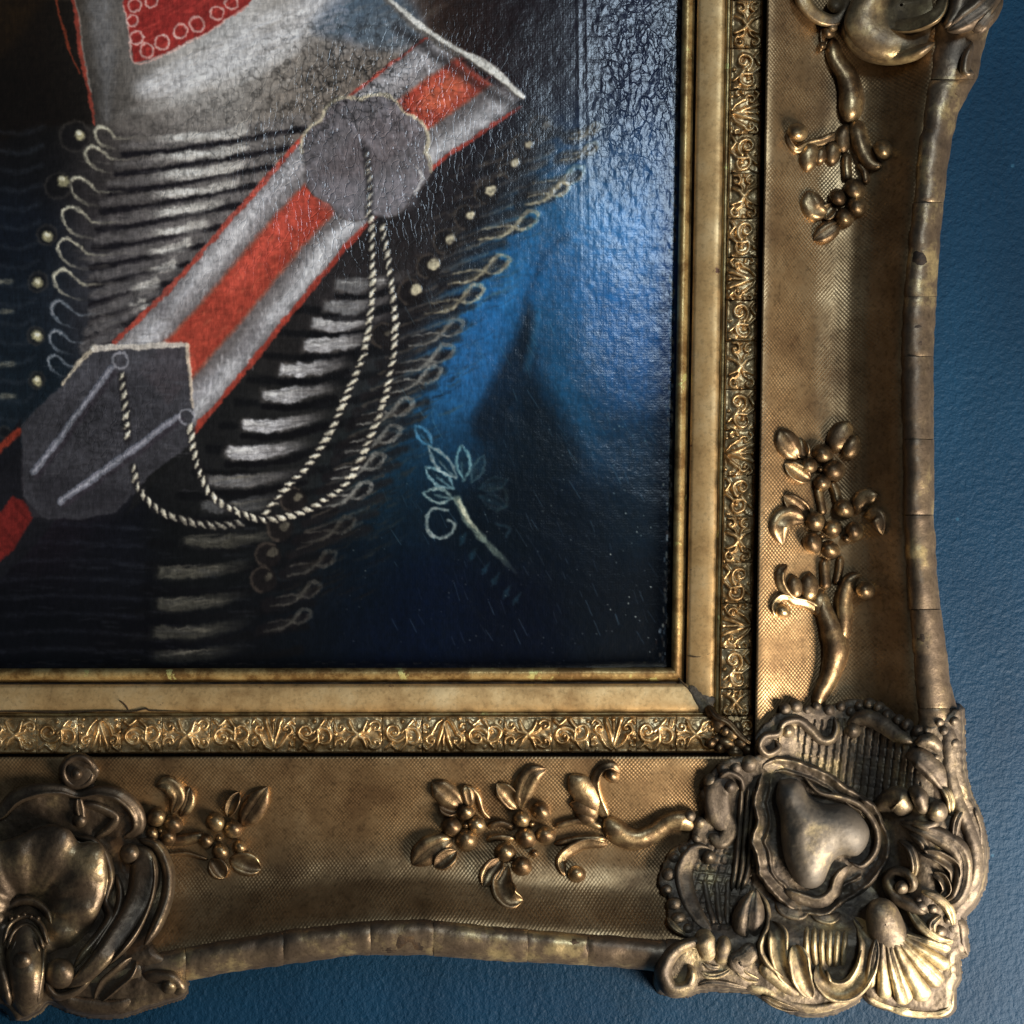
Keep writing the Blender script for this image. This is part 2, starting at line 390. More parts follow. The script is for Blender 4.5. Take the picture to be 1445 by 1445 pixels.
# cove (two pieces, mitred at the corner) with its netted gesso skin
def cove():
    nu = 60; nv = 240
    u = np.linspace(0, 1.02, nu)[None]; 
    # side
    t = np.linspace(0, 1, nv)[:, None]
    Yend = BY['c0'] + (YIN(1290) - BY['c0']) * u
    Y = -140 + (Yend + 140) * t
    xi = RX['c0'] + sh(Y); X = xi + (XIN(Y) - xi) * u
    Z = PROF(u) + 0 * X + vnoise(X, Y, 60, 11, 3) * 1.0
    V = P(X, Y, Z)
    edge = P(X[:, :1] - 0.3, Y[:, :1], Z[:, :1] - 30)
    V = np.concatenate([edge, V], 1)
    mesh_obj('cove', V.reshape(-1, 3), grid_faces(nv, nu + 1), G_COVE, frame)
    Xend = RX['c0'] + sh(1067) + (XIN(1330) - RX['c0'] - sh(1067)) * u
    X = -140 + (Xend + 140) * t
    Y = BY['c0'] + 1.6 * (1 - t) + (YIN(X) - BY['c0']) * u
    Z = PROF(u) + 0 * X + vnoise(X, Y, 60, 12, 3) * 1.0
    V = P(X, Y, Z)
    edge = P(X[:, :1], Y[:, :1] - 0.3, Z[:, :1] - 30)
    V = np.concatenate([edge, V], 1)
    mesh_obj('cove', V.reshape(-1, 3), grid_faces(nv, nu + 1, flip=True), G_COVE, frame)
cove()

# rim: rounded outer moulding in cracked lengths
def rim(side, cuts, core=False):
    for i in range(len(cuts) - 1):
        a, b = cuts[i], cuts[i + 1]
        if core: gap = 0
        else: gap = random.choice([.15, .25, .5])
        n = max(6, int((b - a) / 4)); m = 17
        v = np.linspace(a + gap, b - gap, n)[:, None]
        if not core:   # wavy crack line
            pass
        th = np.linspace(pi, -0.15 * pi, m)[None]
        c = np.cos(th); s_ = np.sin(th)
        jit = 0 if core else random.uniform(-1.0, 1.0)
        hj = 0 if core else random.uniform(-1.2, 1.2)
        if side == 'R': lo, hi = XIN(v) - 3, XOUT(v)
        else: lo, hi = YIN(v) - 3, YOUT(v)
        mid = (lo + hi) / 2 + jit * 0.5; rad = (hi - lo) / 2 - (1.6 if core else 0)
        A = mid + rad * c
        Z = 76 + (27 - (2.2 if core else 0)) * s_ + hj
        endr = np.ones_like(v)
        if not core:
            e = np.minimum((v - a) / 2.5, (b - v) / 2.5).clip(0.0, 1); endr = e ** 0.5
            Z = Z - (1 - endr) * random.choice([.8, 1.4, 2.2])
        wob = vnoise(v + 0 * A, A, 26, 40 + i + (side == 'R') * 20, 3) * 2.3
        Z = Z + wob
        A = A + 1.3 * vnoise(v + 0 * A, 0 * A, 13, 43 + (side == 'R'), 3)
        # back to the wall, tapering in
        A = np.concatenate([A[:, :1] + 2, A, A[:, -1:] - 10, A[:, -1:] - 22], 1)
        Z = np.concatenate([Z[:, :1] - 25, Z, 20 + 0 * Z[:, -1:], -46 + 0 * Z[:, -1:]], 1)
        wv = v + (0 if core else 0.9) * vnoise(A, v * 0 + i * 17, 10, 5, 2) * (np.abs(v - (a + b) / 2) > (b - a) / 2 - 3)
        if side == 'R': V = P(A, wv, Z); fl = False
        else: V = P(wv, A, Z); fl = True
        mesh_obj('rim_core' if core else 'rim_segment', V.reshape(-1, 3), grid_faces(n, A.shape[1], flip=fl), G_GROOVE if core else G_RIM, frame)
rim('R', [-140, 112, 286, 418, 503, 620, 727, 860, 1000, 1200])
rim('B', [-140, 100, 200, 262, 400, 523, 612, 745, 830, 940, 1200])
rim('R', [-140, 1300], True); rim('B', [-140, 1250], True)

# ---------------------------------------------------------------- ornament strip: cast compo blocks
def arc(cx, cy, r, a0, a1, n=14, r1=None):
    a = np.radians(np.linspace(a0, a1, n)); r1 = r if r1 is None else r1
    rr = np.linspace(r, r1, n)
    return np.stack([cx + rr * np.cos(a), cy + rr * np.sin(a)], 1)
def motif(kind, U, Vv, L, W):
    """U along 0..L, Vv across 0..W -> relief height 0..1"""
    h = np.zeros(U.shape)
    def st(pts, w0, w1=None, amp=1.0):
        nonlocal h
        w1 = w0 if w1 is None else w1
        d, t = seg_dist(U, Vv, pts)
        w = w0 + (w1 - w0) * t
        h = np.maximum(h, amp * np.sqrt(np.clip(1 - (d / w) ** 2, 0, 1)))
    c = L / 2
    def dot(x, y, r, amp=1.0): st([(x, y), (x + 0.01, y)], r, None, amp)
    W2 = W / 2
    if kind == 0:    # tulip with scrolls
        for s in (-1, 1):
            st([(c, W * 0.85), (c + s * 3, W * 0.6), (c + s * 8, W * 0.3), (c + s * 11, W * 0.12)], 2.6, 3.6)
            st(arc(c + s * L * 0.30, W * 0.34, W * 0.17, 90 if s > 0 else 90, (90 - s * 300), 18, W * 0.05), 2.2, 1.6)
            st([(c + s * 4, W * 0.9), (c + s * L * 0.18, W * 0.80), (c + s * L * 0.3, W * 0.55)], 2.2)
            st(arc(c + s * L * 0.43, W * 0.72, W * 0.15, -90, -90 + s * 280, 16, W * 0.05), 2.2, 1.6)
            st([(c + s * L * 0.3, W * 0.2), (c + s * L * 0.42, W * 0.1), (c + s * L * 0.5, W * 0.2)], 2.0)
            dot(c + s * L * 0.2, W * 0.12, 2.4, .8); dot(c + s * L * 0.3, W * 0.35, 2.6); dot(c + s * L * 0.36, W * 0.92, 2.3, .8)
        st([(c, W * 0.2), (c, W * 0.75)], 2.2, 1.2, .8); dot(c, W * 0.1, 3)
    elif kind == 1:  # crossed leaves
        for s in (-1, 1):
            for q in (-1, 1):
                st([(c, W2), (c + s * 7, W2 + q * 6), (c + s * 12, W2 + q * W * 0.36)], 4.0, 2.0)
                st([(c + s * 3, W2 + q * 1), (c + s * 14, W2 + q * 5), (c + s * 19, W2 + q * 12)], 2.2, 1.2, .8)
            st(arc(c + s * L * 0.36, W * 0.30, W * 0.18, 200, 200 + s * 290, 18, W * 0.06), 2.3, 1.8)
            st(arc(c + s * L * 0.36, W * 0.74, W * 0.17, -200, -200 - s * 290, 18, W * 0.06), 2.3, 1.8)
            dot(c + s * L * 0.36, W * 0.30, 2.8); dot(c + s * L * 0.36, W * 0.74, 2.6)
            dot(c + s * L * 0.46, W2, 2.2, .8)
        dot(c, W2, 4.5)
    else:            # C scrolls with shell
        st(arc(L * 0.3, W * 0.42, W * 0.30, 30, 300, 22, W * 0.14), 3.0, 1.8)
        st(arc(L * 0.3, W * 0.42, W * 0.13, 300, 500, 12, W * 0.07), 2.2, 1.8)
        st(arc(L * 0.72, W * 0.58, W * 0.30, 210, 480, 22, W * 0.14), 3.0, 1.8)
        st([(L * 0.45, W * 0.9), (L * 0.6, W * 0.7), (L * 0.58, W * 0.35), (L * 0.75, W * 0.12)], 2.6, 2)
        st([(L * 0.08, W * 0.88), (L * 0.2, W * 0.76), (L * 0.36, W * 0.9)], 2.2)
        for k in range(4): st([(L * (0.86 + 0.03 * k), W * 0.1), (L * (0.82 + 0.03 * k), W * 0.32)], 1.3, .8, .7)
        dot(L * 0.32, W * 0.44, 3); dot(L * 0.7, W * 0.58, 3.2); dot(L * .5, W * .14, 2.6, .8); dot(L * .92, W * .85, 2.6, .8)
    return h
def strip(side):
    pos = -130.0; i = 0; end = 1009.5 if side == 'B' else 1009
    kinds = [0, 2, 1, 2]
    if side == 'R': pos = -118
    while pos < end - 12:
        L = [62, 56, 66, 58][i % 4] + random.uniform(-3, 3)
        if end - pos - L < 25: L = end - pos
        W = 46.5 if side == 'R' else 52.5
        step = 1.15
        nu = int(L / step); nv = int(W / step)
        U, Vv = np.meshgrid(np.linspace(0.12, L - 0.12, nu), np.linspace(0, W, nv), indexing='ij')
        Ud = U + vnoise(U + pos, Vv, 12, 61 + i, 2) * 1.3; Vd = Vv + vnoise(U + pos, Vv, 12, 71 + i, 2) * 1.3
        if (i // 4) % 2: Vd = W - Vd
        r = motif(kinds[i % 4], Ud, Vd, L, W)
        edge = np.minimum(np.minimum(Vv, W - Vv) / 2.2, 1)
        ce = np.minimum(np.minimum(U, L - U) / 1.0, 1).clip(0, 1)
        bead = 1.2 * np.exp(-((np.minimum(Vv, W - Vv) - 2.4) / 1.5) ** 2)
        Z = 30 + 6 * np.sin(pi * Vv / W) + 7.2 * r + bead + vnoise(U + pos, Vv, 5, 81 + i, 2) * 0.8 - (1 - edge) * 3 - (1 - ce) * random.choice([.6, 1, 3]) + random.uniform(-.5, .5)
        if side == 'R':
            Yp = pos + U; Xp = RX['t0'] + sh(Yp) + Vv
            fl = False
        else:
            Xp = pos + U; Yp = BY['t0'] + 1.6 * (1 - Xp / 1000) + Vv
            fl = True
        X2 = np.concatenate([Xp[:, :1], Xp, Xp[:, -1:]], 1); Y2 = np.concatenate([Yp[:, :1], Yp, Yp[:, -1:]], 1); Z2_ = np.concatenate([Z[:, :1] - 12, Z, Z[:, -1:] - 14], 1)
        mesh_obj('ornament_block', P(X2, Y2, Z2_).reshape(-1, 3), grid_faces(nu, nv + 2, flip=fl), G_STRIP, frame)
        pos += L; i += 1
strip('B'); strip('R')
def corner_block():
    U, Vv = np.meshgrid(np.linspace(0, 53, 46), np.linspace(0, 53, 46), indexing='ij')
    h = motif(1, U + 1.3 * vnoise(U, Vv, 12, 9, 2), Vv + 1.3 * vnoise(U, Vv, 12, 10, 2), 53, 53)
    Z = 30 + 5 * np.sin(pi * Vv / 53) + 6.5 * h + vnoise(U, Vv, 5, 12, 2) - 9 * np.exp(-((U - Vv) / 1.1) ** 2)
    X = 1009.5 + U; Y = 1009 + Vv
    mesh_obj('ornament_block', P(X, Y, Z).reshape(-1, 3), grid_faces(46, 46), G_STRIP, frame)
corner_block()
rail('strip_bed', [(RX['t0'], BY['t0']), (RX['t1'], BY['t1'])], [24, 24], G_GROOVE)

# ---------------------------------------------------------------- flower sprays
def sub_parent(name, pts, label=None):
    p = np.mean(np.array(pts), 0); o = empty(name, P(p[0], p[1], cove_h(p[0], p[1])), frame)
    if label: o['label'] = label
    return o
def spray(label, Z, k, stems, berries, leaves, scrolls=()):
    allp = [Z((b[0], b[1]))[0] for b in berries]
    par = sub_parent('flower_spray', allp, label)
    for pts, w in stems:
        ridge('stem', Z(*pts), np.atleast_1d(w) / k * 1.12, np.atleast_1d(w) / k * 1.2 + 3, G_SPRAY, par, 'dome', lift=0)
    for pts, w in scrolls:
        ridge('scroll', Z(*pts), np.atleast_1d(w) / k, np.atleast_1d(w) / k * 1.05 + 3, G_SPRAY, par, 'lip', lift=1)
    for pts, w, sec in leaves:
        w = np.atleast_1d(w)
        ww = np.array([0.5, 0.95, 1.12, 1.0, 0.6]) * w.max() / k * 1.12
        ridge('leaf', Z(*pts), ww, np.array([7, 10, 10, 8, 5.]) + w.max() / k * 0.25, G_SPRAY, par, sec, ends=(0.25, 0.3), lift=1)
    for x, y, r in berries:
        (q,) = Z((x, y))
        big = r / k > 7
        blob('berry' if big else 'bud', q[0], q[1], r / k * 1.08, r / k * 1.1 + (6 if big else 8), G_SPRAY, par, lift=2, ry_=r / k * random.uniform(0.9, 1.02), rot=random.random())
    return par
k4 = 2.89; k2 = 2.98
spray('flower spray with a scrolling stem running into the corner, on the lower rail', Z4, k4,
      stems=[([(1450, 655), (1400, 615), (1340, 620), (1270, 668), (1200, 690), (1130, 660), (1080, 600)], [34, 40, 36, 38, 42, 46, 40]),
             ([(1075, 645), (980, 615), (870, 640)], [16, 15, 14]), ([(1085, 690), (980, 690), (870, 710)], [18, 15, 14]),
             ([(600, 642), (655, 625), (715, 650)], 15), ([(595, 695), (650, 682), (715, 690)], 14),
             ([(615, 612), (580, 575), (560, 510), (525, 475)], [10, 12, 13, 11])],
      scrolls=[([(1090, 610), (1055, 540), (1040, 460), (1065, 405), (1110, 392), (1140, 420)], [30, 24, 20, 20, 20, 14]),
               ([(1090, 712), (1010, 705), (940, 735), (900, 780), (915, 840)], [22, 26, 26, 24, 16])],
      berries=[(740, 610, 36), (820, 578, 42), (758, 684, 43), (838, 675, 40), (782, 630, 14), (675, 745, 42), (742, 800, 40), (792, 748, 18),
               (455, 640, 42), (556, 632, 38), (515, 695, 44), (512, 582, 34), (512, 634, 13), (1108, 432, 31), (965, 832, 36)],
      leaves=[([(500, 560), (440, 510), (375, 460)], 42, 'vein'), ([(480, 580), (440, 565), (405, 545)], 28, 'scoop'), ([(530, 560), (520, 510), (510, 470)], 26, 'vein'),
              ([(460, 690), (370, 730), (295, 795)], 48, 'vein'), ([(475, 740), (430, 770), (385, 805)], 34, 'scoop'),
              ([(725, 570), (690, 520), (640, 465)], 34, 'scoop'), ([(735, 570), (745, 500), (780, 430), (840, 405)], 38, 'vein'),
              ([(660, 770), (620, 820), (585, 885)], 36, 'scoop'), ([(685, 800), (660, 870), (690, 930), (745, 940)], 42, 'scoop'),
              ([(1050, 590), (1000, 500), (935, 430)], 46, 'dome'), ([(1050, 610), (1000, 560), (935, 545)], 34, 'dome'), ([(1045, 625), (1000, 600), (960, 590)], 26, 'dome')])
spray('short flower spray beside the central ornament of the lower rail', Z5, k4,
      stems=[([(690, 700), (760, 690), (840, 675)], [20, 24, 20]), ([(670, 755), (760, 750), (850, 775)], [8, 10, 8])],
      berries=[(638, 600, 40), (706, 630, 40), (684, 684, 37), (620, 668, 30), (655, 658, 13), (880, 622, 40), (950, 650, 38), (840, 698, 32), (900, 742, 36), (893, 686, 14), (978, 724, 30)],
      leaves=[([(700, 590), (725, 520), (690, 470), (635, 475)], 34, 'vein'), ([(735, 600), (765, 545), (775, 480)], 26, 'vein'), ([(930, 600), (945, 550), (975, 500)], 24, 'scoop'),
              ([(985, 640), (1030, 570), (1090, 480)], 42, 'vein'), ([(935, 770), (1000, 790), (1065, 815)], 40, 'scoop'), ([(860, 770), (890, 810), (915, 850)], 34, 'scoop')])
spray('upright flower spray growing from the corner on the side rail', Z2, k2,
      stems=[([(590, 1560), (585, 1500), (625, 1420), (655, 1310), (640, 1220), (605, 1130), (600, 1050)], [26, 30, 38, 52, 50, 34, 20]),
             ([(680, 1290), (690, 1180), (690, 1080), (715, 1010), (760, 985)], [26, 34, 34, 30, 16]),
             ([(612, 1050), (608, 985), (604, 915)], [24, 20, 20]), ([(655, 1030), (668, 970), (675, 905)], [18, 16, 16]),
             ([(600, 740), (590, 680), (575, 610)], [18, 17, 18]), ([(665, 690), (655, 640), (635, 590)], [20, 18, 18])],
      scrolls=[([(610, 1160), (540, 1110), (470, 1090), (425, 1030), (420, 975), (450, 945)], [28, 24, 22, 22, 24, 18]),
               ([(500, 1100), (430, 1080), (395, 1120), (410, 1170)], [14, 18, 16, 12])],
      berries=[(568, 762, 43), (642, 790, 40), (556, 852, 46), (630, 880, 42), (596, 824, 13), (690, 708, 43), (732, 802, 40), (700, 835, 20), (600, 478, 44), (646, 548, 47), (540, 528, 36), (596, 598, 36), (590, 542, 12),
               (430, 1140, 34), (780, 1052, 40)],
      leaves=[([(500, 500), (450, 440), (415, 375)], 44, 'vein'), ([(525, 500), (512, 460), (508, 415)], 30, 'scoop'), ([(550, 590), (500, 560), (440, 520)], 32, 'scoop'),
              ([(640, 470), (670, 410), (710, 340)], 44, 'dome'), ([(680, 490), (715, 460), (740, 400)], 32, 'dome'),
              ([(545, 735), (495, 700), (435, 655)], 32, 'scoop'), ([(530, 760), (465, 740), (415, 780), (430, 860)], 44, 'vein'), ([(740, 730), (770, 670), (830, 650)], 36, 'dome'), ([(770, 740), (830, 740), (850, 820)], 34, 'vein'),
              ([(490, 1090), (480, 1040), (470, 985)], 28, 'dome'), ([(545, 1100), (540, 1040), (545, 975)], 34, 'dome'), ([(600, 1180), (590, 1110), (590, 1050)], 34, 'dome')])
spray('hanging flower spray below the upper scroll of the side rail', Z1, k2,
      stems=[([(640, 160), (650, 240), (700, 320), (722, 420), (705, 520)], [30, 34, 42, 52, 44]), ([(700, 640), (700, 700), (705, 765)], [22, 20, 20]), ([(750, 680), (775, 720), (785, 775)], [18, 18, 18]),
             ([(735, 500), (760, 600), (800, 680), (850, 700)], [34, 38, 32, 14])],
      scrolls=[([(670, 560), (610, 590), (550, 605), (490, 630), (455, 590), (455, 540)], [26, 22, 20, 18, 14, 12]), ([(640, 110), (600, 130), (600, 180), (590, 215)], [14, 14, 12, 10])],
      berries=[(735, 797, 47), (664, 830, 40), (745, 866, 43), (692, 912, 40), (715, 858, 12), (492, 556, 44), (855, 628, 42), (622, 132, 30), (596, 192, 18)],
      leaves=[([(620, 905), (560, 870), (535, 800)], 44, 'vein'), ([(650, 860), (620, 890), (590, 910)], 30, 'scoop'), ([(670, 935), (620, 970), (560, 1010)], 36, 'vein'),
              ([(700, 520), (685, 580), (685, 650)], 32, 'dome'), ([(570, 600), (540, 650), (530, 725)], 36, 'dome'), ([(600, 615), (590, 650), (580, 695)], 24, 'dome'), ([(650, 590), (640, 640), (635, 700)], 30, 'dome')])

# ---------------------------------------------------------------- corner cartouche
corner = empty('corner_cartouche', P(1170, 1210, 60), frame)
corner['label'] = 'tarnished rococo corner carving with a smooth boss, shell and scrolls'
outl = Z3((505, 340), (430, 350), (350, 370), (280, 450), (265, 520), (290, 600), (230, 610), (215, 690), (150, 720), (105, 790), (85, 870), (125, 930), (125, 1010), (170, 1080), (235, 1100),
          (150, 1130), (85, 1220), (90, 1300), (180, 1320), (260, 1300), (380, 1300), (480, 1310), (560, 1360), (680, 1400), (780, 1395), (880, 1350), (915, 1310), (960, 1350), (1080, 1390), (1180, 1405), (1275, 1390),
          (1285, 1300), (1305, 1250), (1300, 1170), (1335, 1150), (1330, 1060), (1325, 1000), (1370, 950), (1408, 850), (1412, 720), (1385, 600), (1345, 500), (1322, 380), (1320, 250), (1310, 160), (1240, 190), (1140, 240), (1060, 190), (980, 130), (860, 120), (760, 150), (620, 150), (520, 220), (470, 290))
def corner_ground():
    x = np.arange(918, 1398, 1.45); y = np.arange(985, 1438, 1.45)
    X, Y = np.meshgrid(x, y)
    d = sdf(X, Y, outl, 260) + vnoise(X, Y, 7, 91, 2) * 1.4
    base = cove_h(X, Y)
    over = d > -16
    body = base + 9 + vnoise(X, Y, 26, 92, 2) * 2.4 + vnoise(X, Y, 5, 95, 2) * 0.45
    # ground outside the cove on the outer side keeps rim height
    Z = body + 6 * np.sqrt(np.clip(d / 9, 0, 1)) 
    # crosshatched panels
    lx = (X - 900) * 2.89; ly = (Y - 945) * 2.89
    hatch = ((lx > 650) & (lx < 1150) & (ly > 200) & (ly < 560)).astype(float)
    skew = lx + 0.12 * ly
    gr = np.abs(((skew / 31) % 1) - 0.5) * 2
    Z -= hatch * 3.2 * (gr > 0.72) * np.clip((d - 4) / 4, 0, 1)
    gy = np.abs((((ly - 0.15 * lx) / 42) % 1) - 0.5) * 2
    Z -= hatch * 0.5 * (gy > 0.8) * (lx > 870)
    h2 = ((lx > 200) & (lx < 470) & (ly > 700) & (ly < 1060)).astype(float)
    gr = np.abs((((lx + .3 * ly) / 38) % 1) - 0.5) * 2; gy = np.abs((((ly - .1 * lx) / 40) % 1) - 0.5) * 2
    Z -= h2 * 2.0 * ((gr > .75) | (gy > .78)) * np.clip((d - 4) / 4, 0, 1)
    Z -= np.clip(-d, 0, None) * 26
    Z = np.maximum(Z, -47)
    keep = (Z > np.where((base > 80) , -46, base - 14)) & (d > -7)
    relief('cartouche_ground', X, Y, Z, keep, G_CORNER, corner)
corner_ground()
cz = 2.89
def cr(name, pts, w, H, sec='dome', lift=12, mat=None, **k):
    k.setdefault('rough', 1.3)
    return ridge(name, Z3(*pts), np.atleast_1d(w) / cz, H, mat or G_CORNER, corner, sec, lift=lift, **k)
def cb(x, y, r, H=None, lift=12, mat=None, name='bead'):
    (q,) = Z3((x, y)); return blob(name, q[0], q[1], r / cz, (r / cz * 1.0 + 3) if H is None else H, mat or G_CORNER, corner, lift=lift)
# smooth boss
def boss():
    ol = spline(Z3((570, 470), (585, 448), (640, 445), (672, 470), (700, 515), (760, 545), (840, 548), (905, 590), (945, 655), (935, 715), (900, 757), (865, 760), (840, 755), (812, 765), (792, 790), (778, 825), (755, 872), (712, 893), (655, 875), (608, 800), (585, 700), (580, 600), (562, 530)), 120, True)
    x = np.arange(1085, 1235, 1.3); y = np.arange(1090, 1262, 1.3); X, Y = np.meshgrid(x, y)
    d = sdf(X, Y, ol)
    di = np.clip(d, 0, 34)
    for _ in range(70):
        di = (di + np.roll(di, 1, 0) + np.roll(di, -1, 0) + np.roll(di, 1, 1) + np.roll(di, -1, 1)) / 5
    q = np.clip(d, 0, 34); k = np.clip(q / 11, 0, 1) ** .7; di = q * (1 - k) + di * k
    Z = 68 + 20 * np.sqrt(np.clip(1 - (1 - np.clip(di / 13, 0, 1)) ** 2, 0, 1)) + 20 * np.sin(np.clip(di / 34, 0, 1) * pi / 2) + vnoise(X, Y, 20, 77, 3) * 1.4 - np.clip(-d, 0, None) * 14 + 0.06 * (Y - 1180)
    relief('boss', X, Y, Z, d > -5, G_BOSS, corner)
G_BOSS = gilt('rubbed_bronze_boss', (0.075, 0.062, 0.048), (0.125, 0.101, 0.073), (0.36, 0.28, 0.15), lo=0.46, hi=0.70, scale=34, metal=0.3, rough=(0.52, 0.68), bump=0.3, speck=0.25)
boss()
def collar():
    ol = spline(Z3((500, 392), (486, 470), (466, 545), (484, 620), (456, 700), (484, 780), (496, 850), (560, 930), (640, 988), (760, 1008), (845, 950), (950, 880), (1022, 790), (1035, 700), (998, 610), (955, 540), (865, 478), (780, 420), (690, 380), (600, 356), (540, 362)), 160, True)
    x = np.arange(1050, 1270, 1.35); y = np.arange(1062, 1306, 1.35); X, Y = np.meshgrid(x, y)
    d = sdf(X, Y, ol) + 2.2 * vnoise(X, Y, 16, 605, 2)
    lip = np.exp(-((d - 3.5) / 3.2) ** 2)
    wav = vnoise(X, Y, 13, 601, 2)
    Z = 66 + 5.5 * np.sqrt(np.clip(d / 3, 0, 1)) + 3.6 * lip + 4.4 * wav * np.clip(1.3 - d / 24, 0, 1) - 7 * np.clip((d - 6) / 10, 0, 1) - np.clip(-d, 0, None) * 15 + vnoise(X, Y, 4, 603, 2) * .5 + 0.05 * (Y - 1180) + 5 * np.exp(-((d - 20) / 2.6) ** 2) * (X < 1215)
    relief('collar', X, Y, Z, d > -4, G_CORNER, corner)
collar()
cr('border_ridge', [(680, 440), (740, 500), (830, 520), (915, 560), (975, 650), (970, 740), (915, 800), (865, 785)], [8, 9, 12, 13, 14, 14, 12, 8], 8, lift=0, absz=72)
cr('scroll', [(860, 800), (820, 850), (800, 910), (740, 950), (660, 930), (600, 900)], [20, 26, 30, 30, 26, 20], [14, 16, 16, 14, 12, 10], 'lip', lift=-5, absz=74)
cb(800, 845, 28, 16, 22); 
# left S panel and columns
cr('scroll', [(370, 440), (325, 500), (335, 590), (375, 650), (340, 700), (290, 670)], [40, 58, 56, 40, 34, 26], [12, 14, 14, 13, 14, 12], 'flat', lift=12)
cb(377, 477, 27, 16, 18); cr('curl', [(330, 440), (370, 420), (420, 445), (430, 500)], 13, 12, lift=16)
for i, dx in enumerate((0, 34, 66)):
    cr('reed', [(425 + dx*.8, 480), (415 + dx * 0.7, 640), (400 + dx * 0.8, 800), (385 + dx * 0.6, 900)], 12, 10, lift=15)
# beaded fringe left
for (x, y, r) in [(455, 385, 38), (400, 400, 30), (350, 405, 30), (300, 455, 34), (280, 510, 28), (318, 560, 24), (300, 600, 30), (255, 625, 26), (212, 598, 26), (240, 690, 24), (190, 735, 30), (150, 770, 28), (128, 838, 34), (120, 900, 26), (150, 960, 34), (165, 1020, 34), (205, 1060, 28)]:
    cb(x, y, r, None, 7)
cr('scroll', [(300, 735), (230, 745), (188, 820), (200, 920), (245, 1010), (300, 1070)], [26, 38, 42, 38, 32, 20], [12, 14, 14, 12, 11, 8], 'lip', lift=12)
cb(290, 765, 30, 17, 14)
for i in range(3):
    cr('reed', [(270 + 50 * i, 850), (285 + 40 * i, 940), (310 + 28 * i, 1040)], 15, 7, lift=11)
# leaves along the foot
ridge('leaf', Z3((480, 895), (465, 950), (455, 1010), (452, 1060), (470, 1120)), np.array([10, 50, 70, 64, 40]) / cz, [8, 20, 26, 24, 14], G_CORNER, corner, 'vein', lift=10, absz=74, ends=(.05, .2), rough=1.5)
cr('leaf_edge', [(480, 890), (525, 960), (530, 1040), (500, 1130), (530, 1200), (600, 1260)], [6, 12, 12, 14, 14, 8], 16, lift=16, mat=G_CORNERL)
cr('leaf', [(480, 1120), (440, 1170), (400, 1190), (430, 1240)], [40, 42, 36, 20], [16, 18, 16, 8], 'ribs', lift=14)
cr('leaf', [(545, 1025), (570, 1080), (575, 1160), (600, 1240), (650, 1300)], [20, 44, 42, 36, 24], [14, 20, 18, 14, 10], 'scoop', lift=14, mat=G_CORNERL)
cr('leaf', [(640, 1120), (655, 1180), (670, 1260), (710, 1340)], [26, 48, 46, 30], [18, 26, 22, 12], 'scoop', lift=12, mat=G_CORNERL)
cr('leaf', [(500, 1200), (540, 1240), (600, 1290), (660, 1330)], [26, 30, 28, 20], [12, 14, 12, 8], 'dome', lift=12, mat=G_CORNERL)
cr('scroll', [(735, 1195), (745, 1260), (800, 1310), (870, 1300), (925, 1230), (945, 1140), (925, 1060), (880, 1010)], [18, 34, 46, 50, 50, 46, 36, 22], [12, 20, 22, 20, 20, 18, 15, 10], 'scoop', lift=12, mat=G_CORNERL)
cr('leaf', [(770, 1225), (790, 1275), (850, 1275), (895, 1215), (915, 1130)], [8, 14, 16, 16, 8], 26, 'dome', lift=12, mat=G_CORNERL)
cr('border_ridge', [(430, 1290), (520, 1310), (600, 1355), (720, 1380), (840, 1350), (915, 1295)], [24, 24, 22, 22, 22, 16], [10, 10, 11, 12, 11, 9], lift=6, mat=G_CORNERL)
for i in range(6):
    cr('flute', [(690 + 32 * i, 1045 + 4 * i), (688 + 31 * i, 1130), (700 + 27 * i, 1215)], 13, 8, lift=12, mat=G_CORNERL)
cr('scroll', [(570, 930), (600, 980), (660, 1000), (700, 970)], [26, 34, 30, 18], [12, 15, 14, 8], 'lip', lift=12)
cr('scroll', [(700, 975), (740, 1010), (790, 1020), (830, 990)], [16, 26, 26, 16], [8, 12, 12, 8], 'lip', lift=12)
# scallop shell at the tip
shell = [(1000, 1010)]
pillow('shell_head', Z3((930, 1000), (950, 945), (1000, 930), (1050, 960), (1090, 1040), (1110, 1130), (1050, 1180), (985, 1150), (940, 1080)), Z3((1010, 1040))[0], 26, G_CORNER, corner, lift=14, absz=82, rings=12)
for i, (x, y, w) in enumerate([(945, 1300, 26), (1010, 1345, 34), (1095, 1365, 42), (1175, 1350, 42), (1240, 1290, 38), (1270, 1215, 30), (1275, 1140, 24)]):
    x0, y0 = 985 + 14 * i, 1065 + 2 * i
    cr('shell_rib', [(x0, y0), (x0 + (x - x0) * .45 + (-10 + 4 * i), y0 + (y - y0) * .5), (x, y)], [14, w * .75, w], [14, 17, 13], 'dome' if i % 2 else 'vein', lift=14, mat=G_CORNERL, ends=(.1, .12))
cr('shell_lip', [(920, 1290), (960, 1345), (1020, 1370), (1090, 1392), (1180, 1400), (1260, 1385), (1283, 1300)], [18, 20, 17, 22, 20, 20, 14], [12, 14, 11, 15, 12, 14, 8], 'ribs', lift=2, mat=G_CORNERL, rough=2)
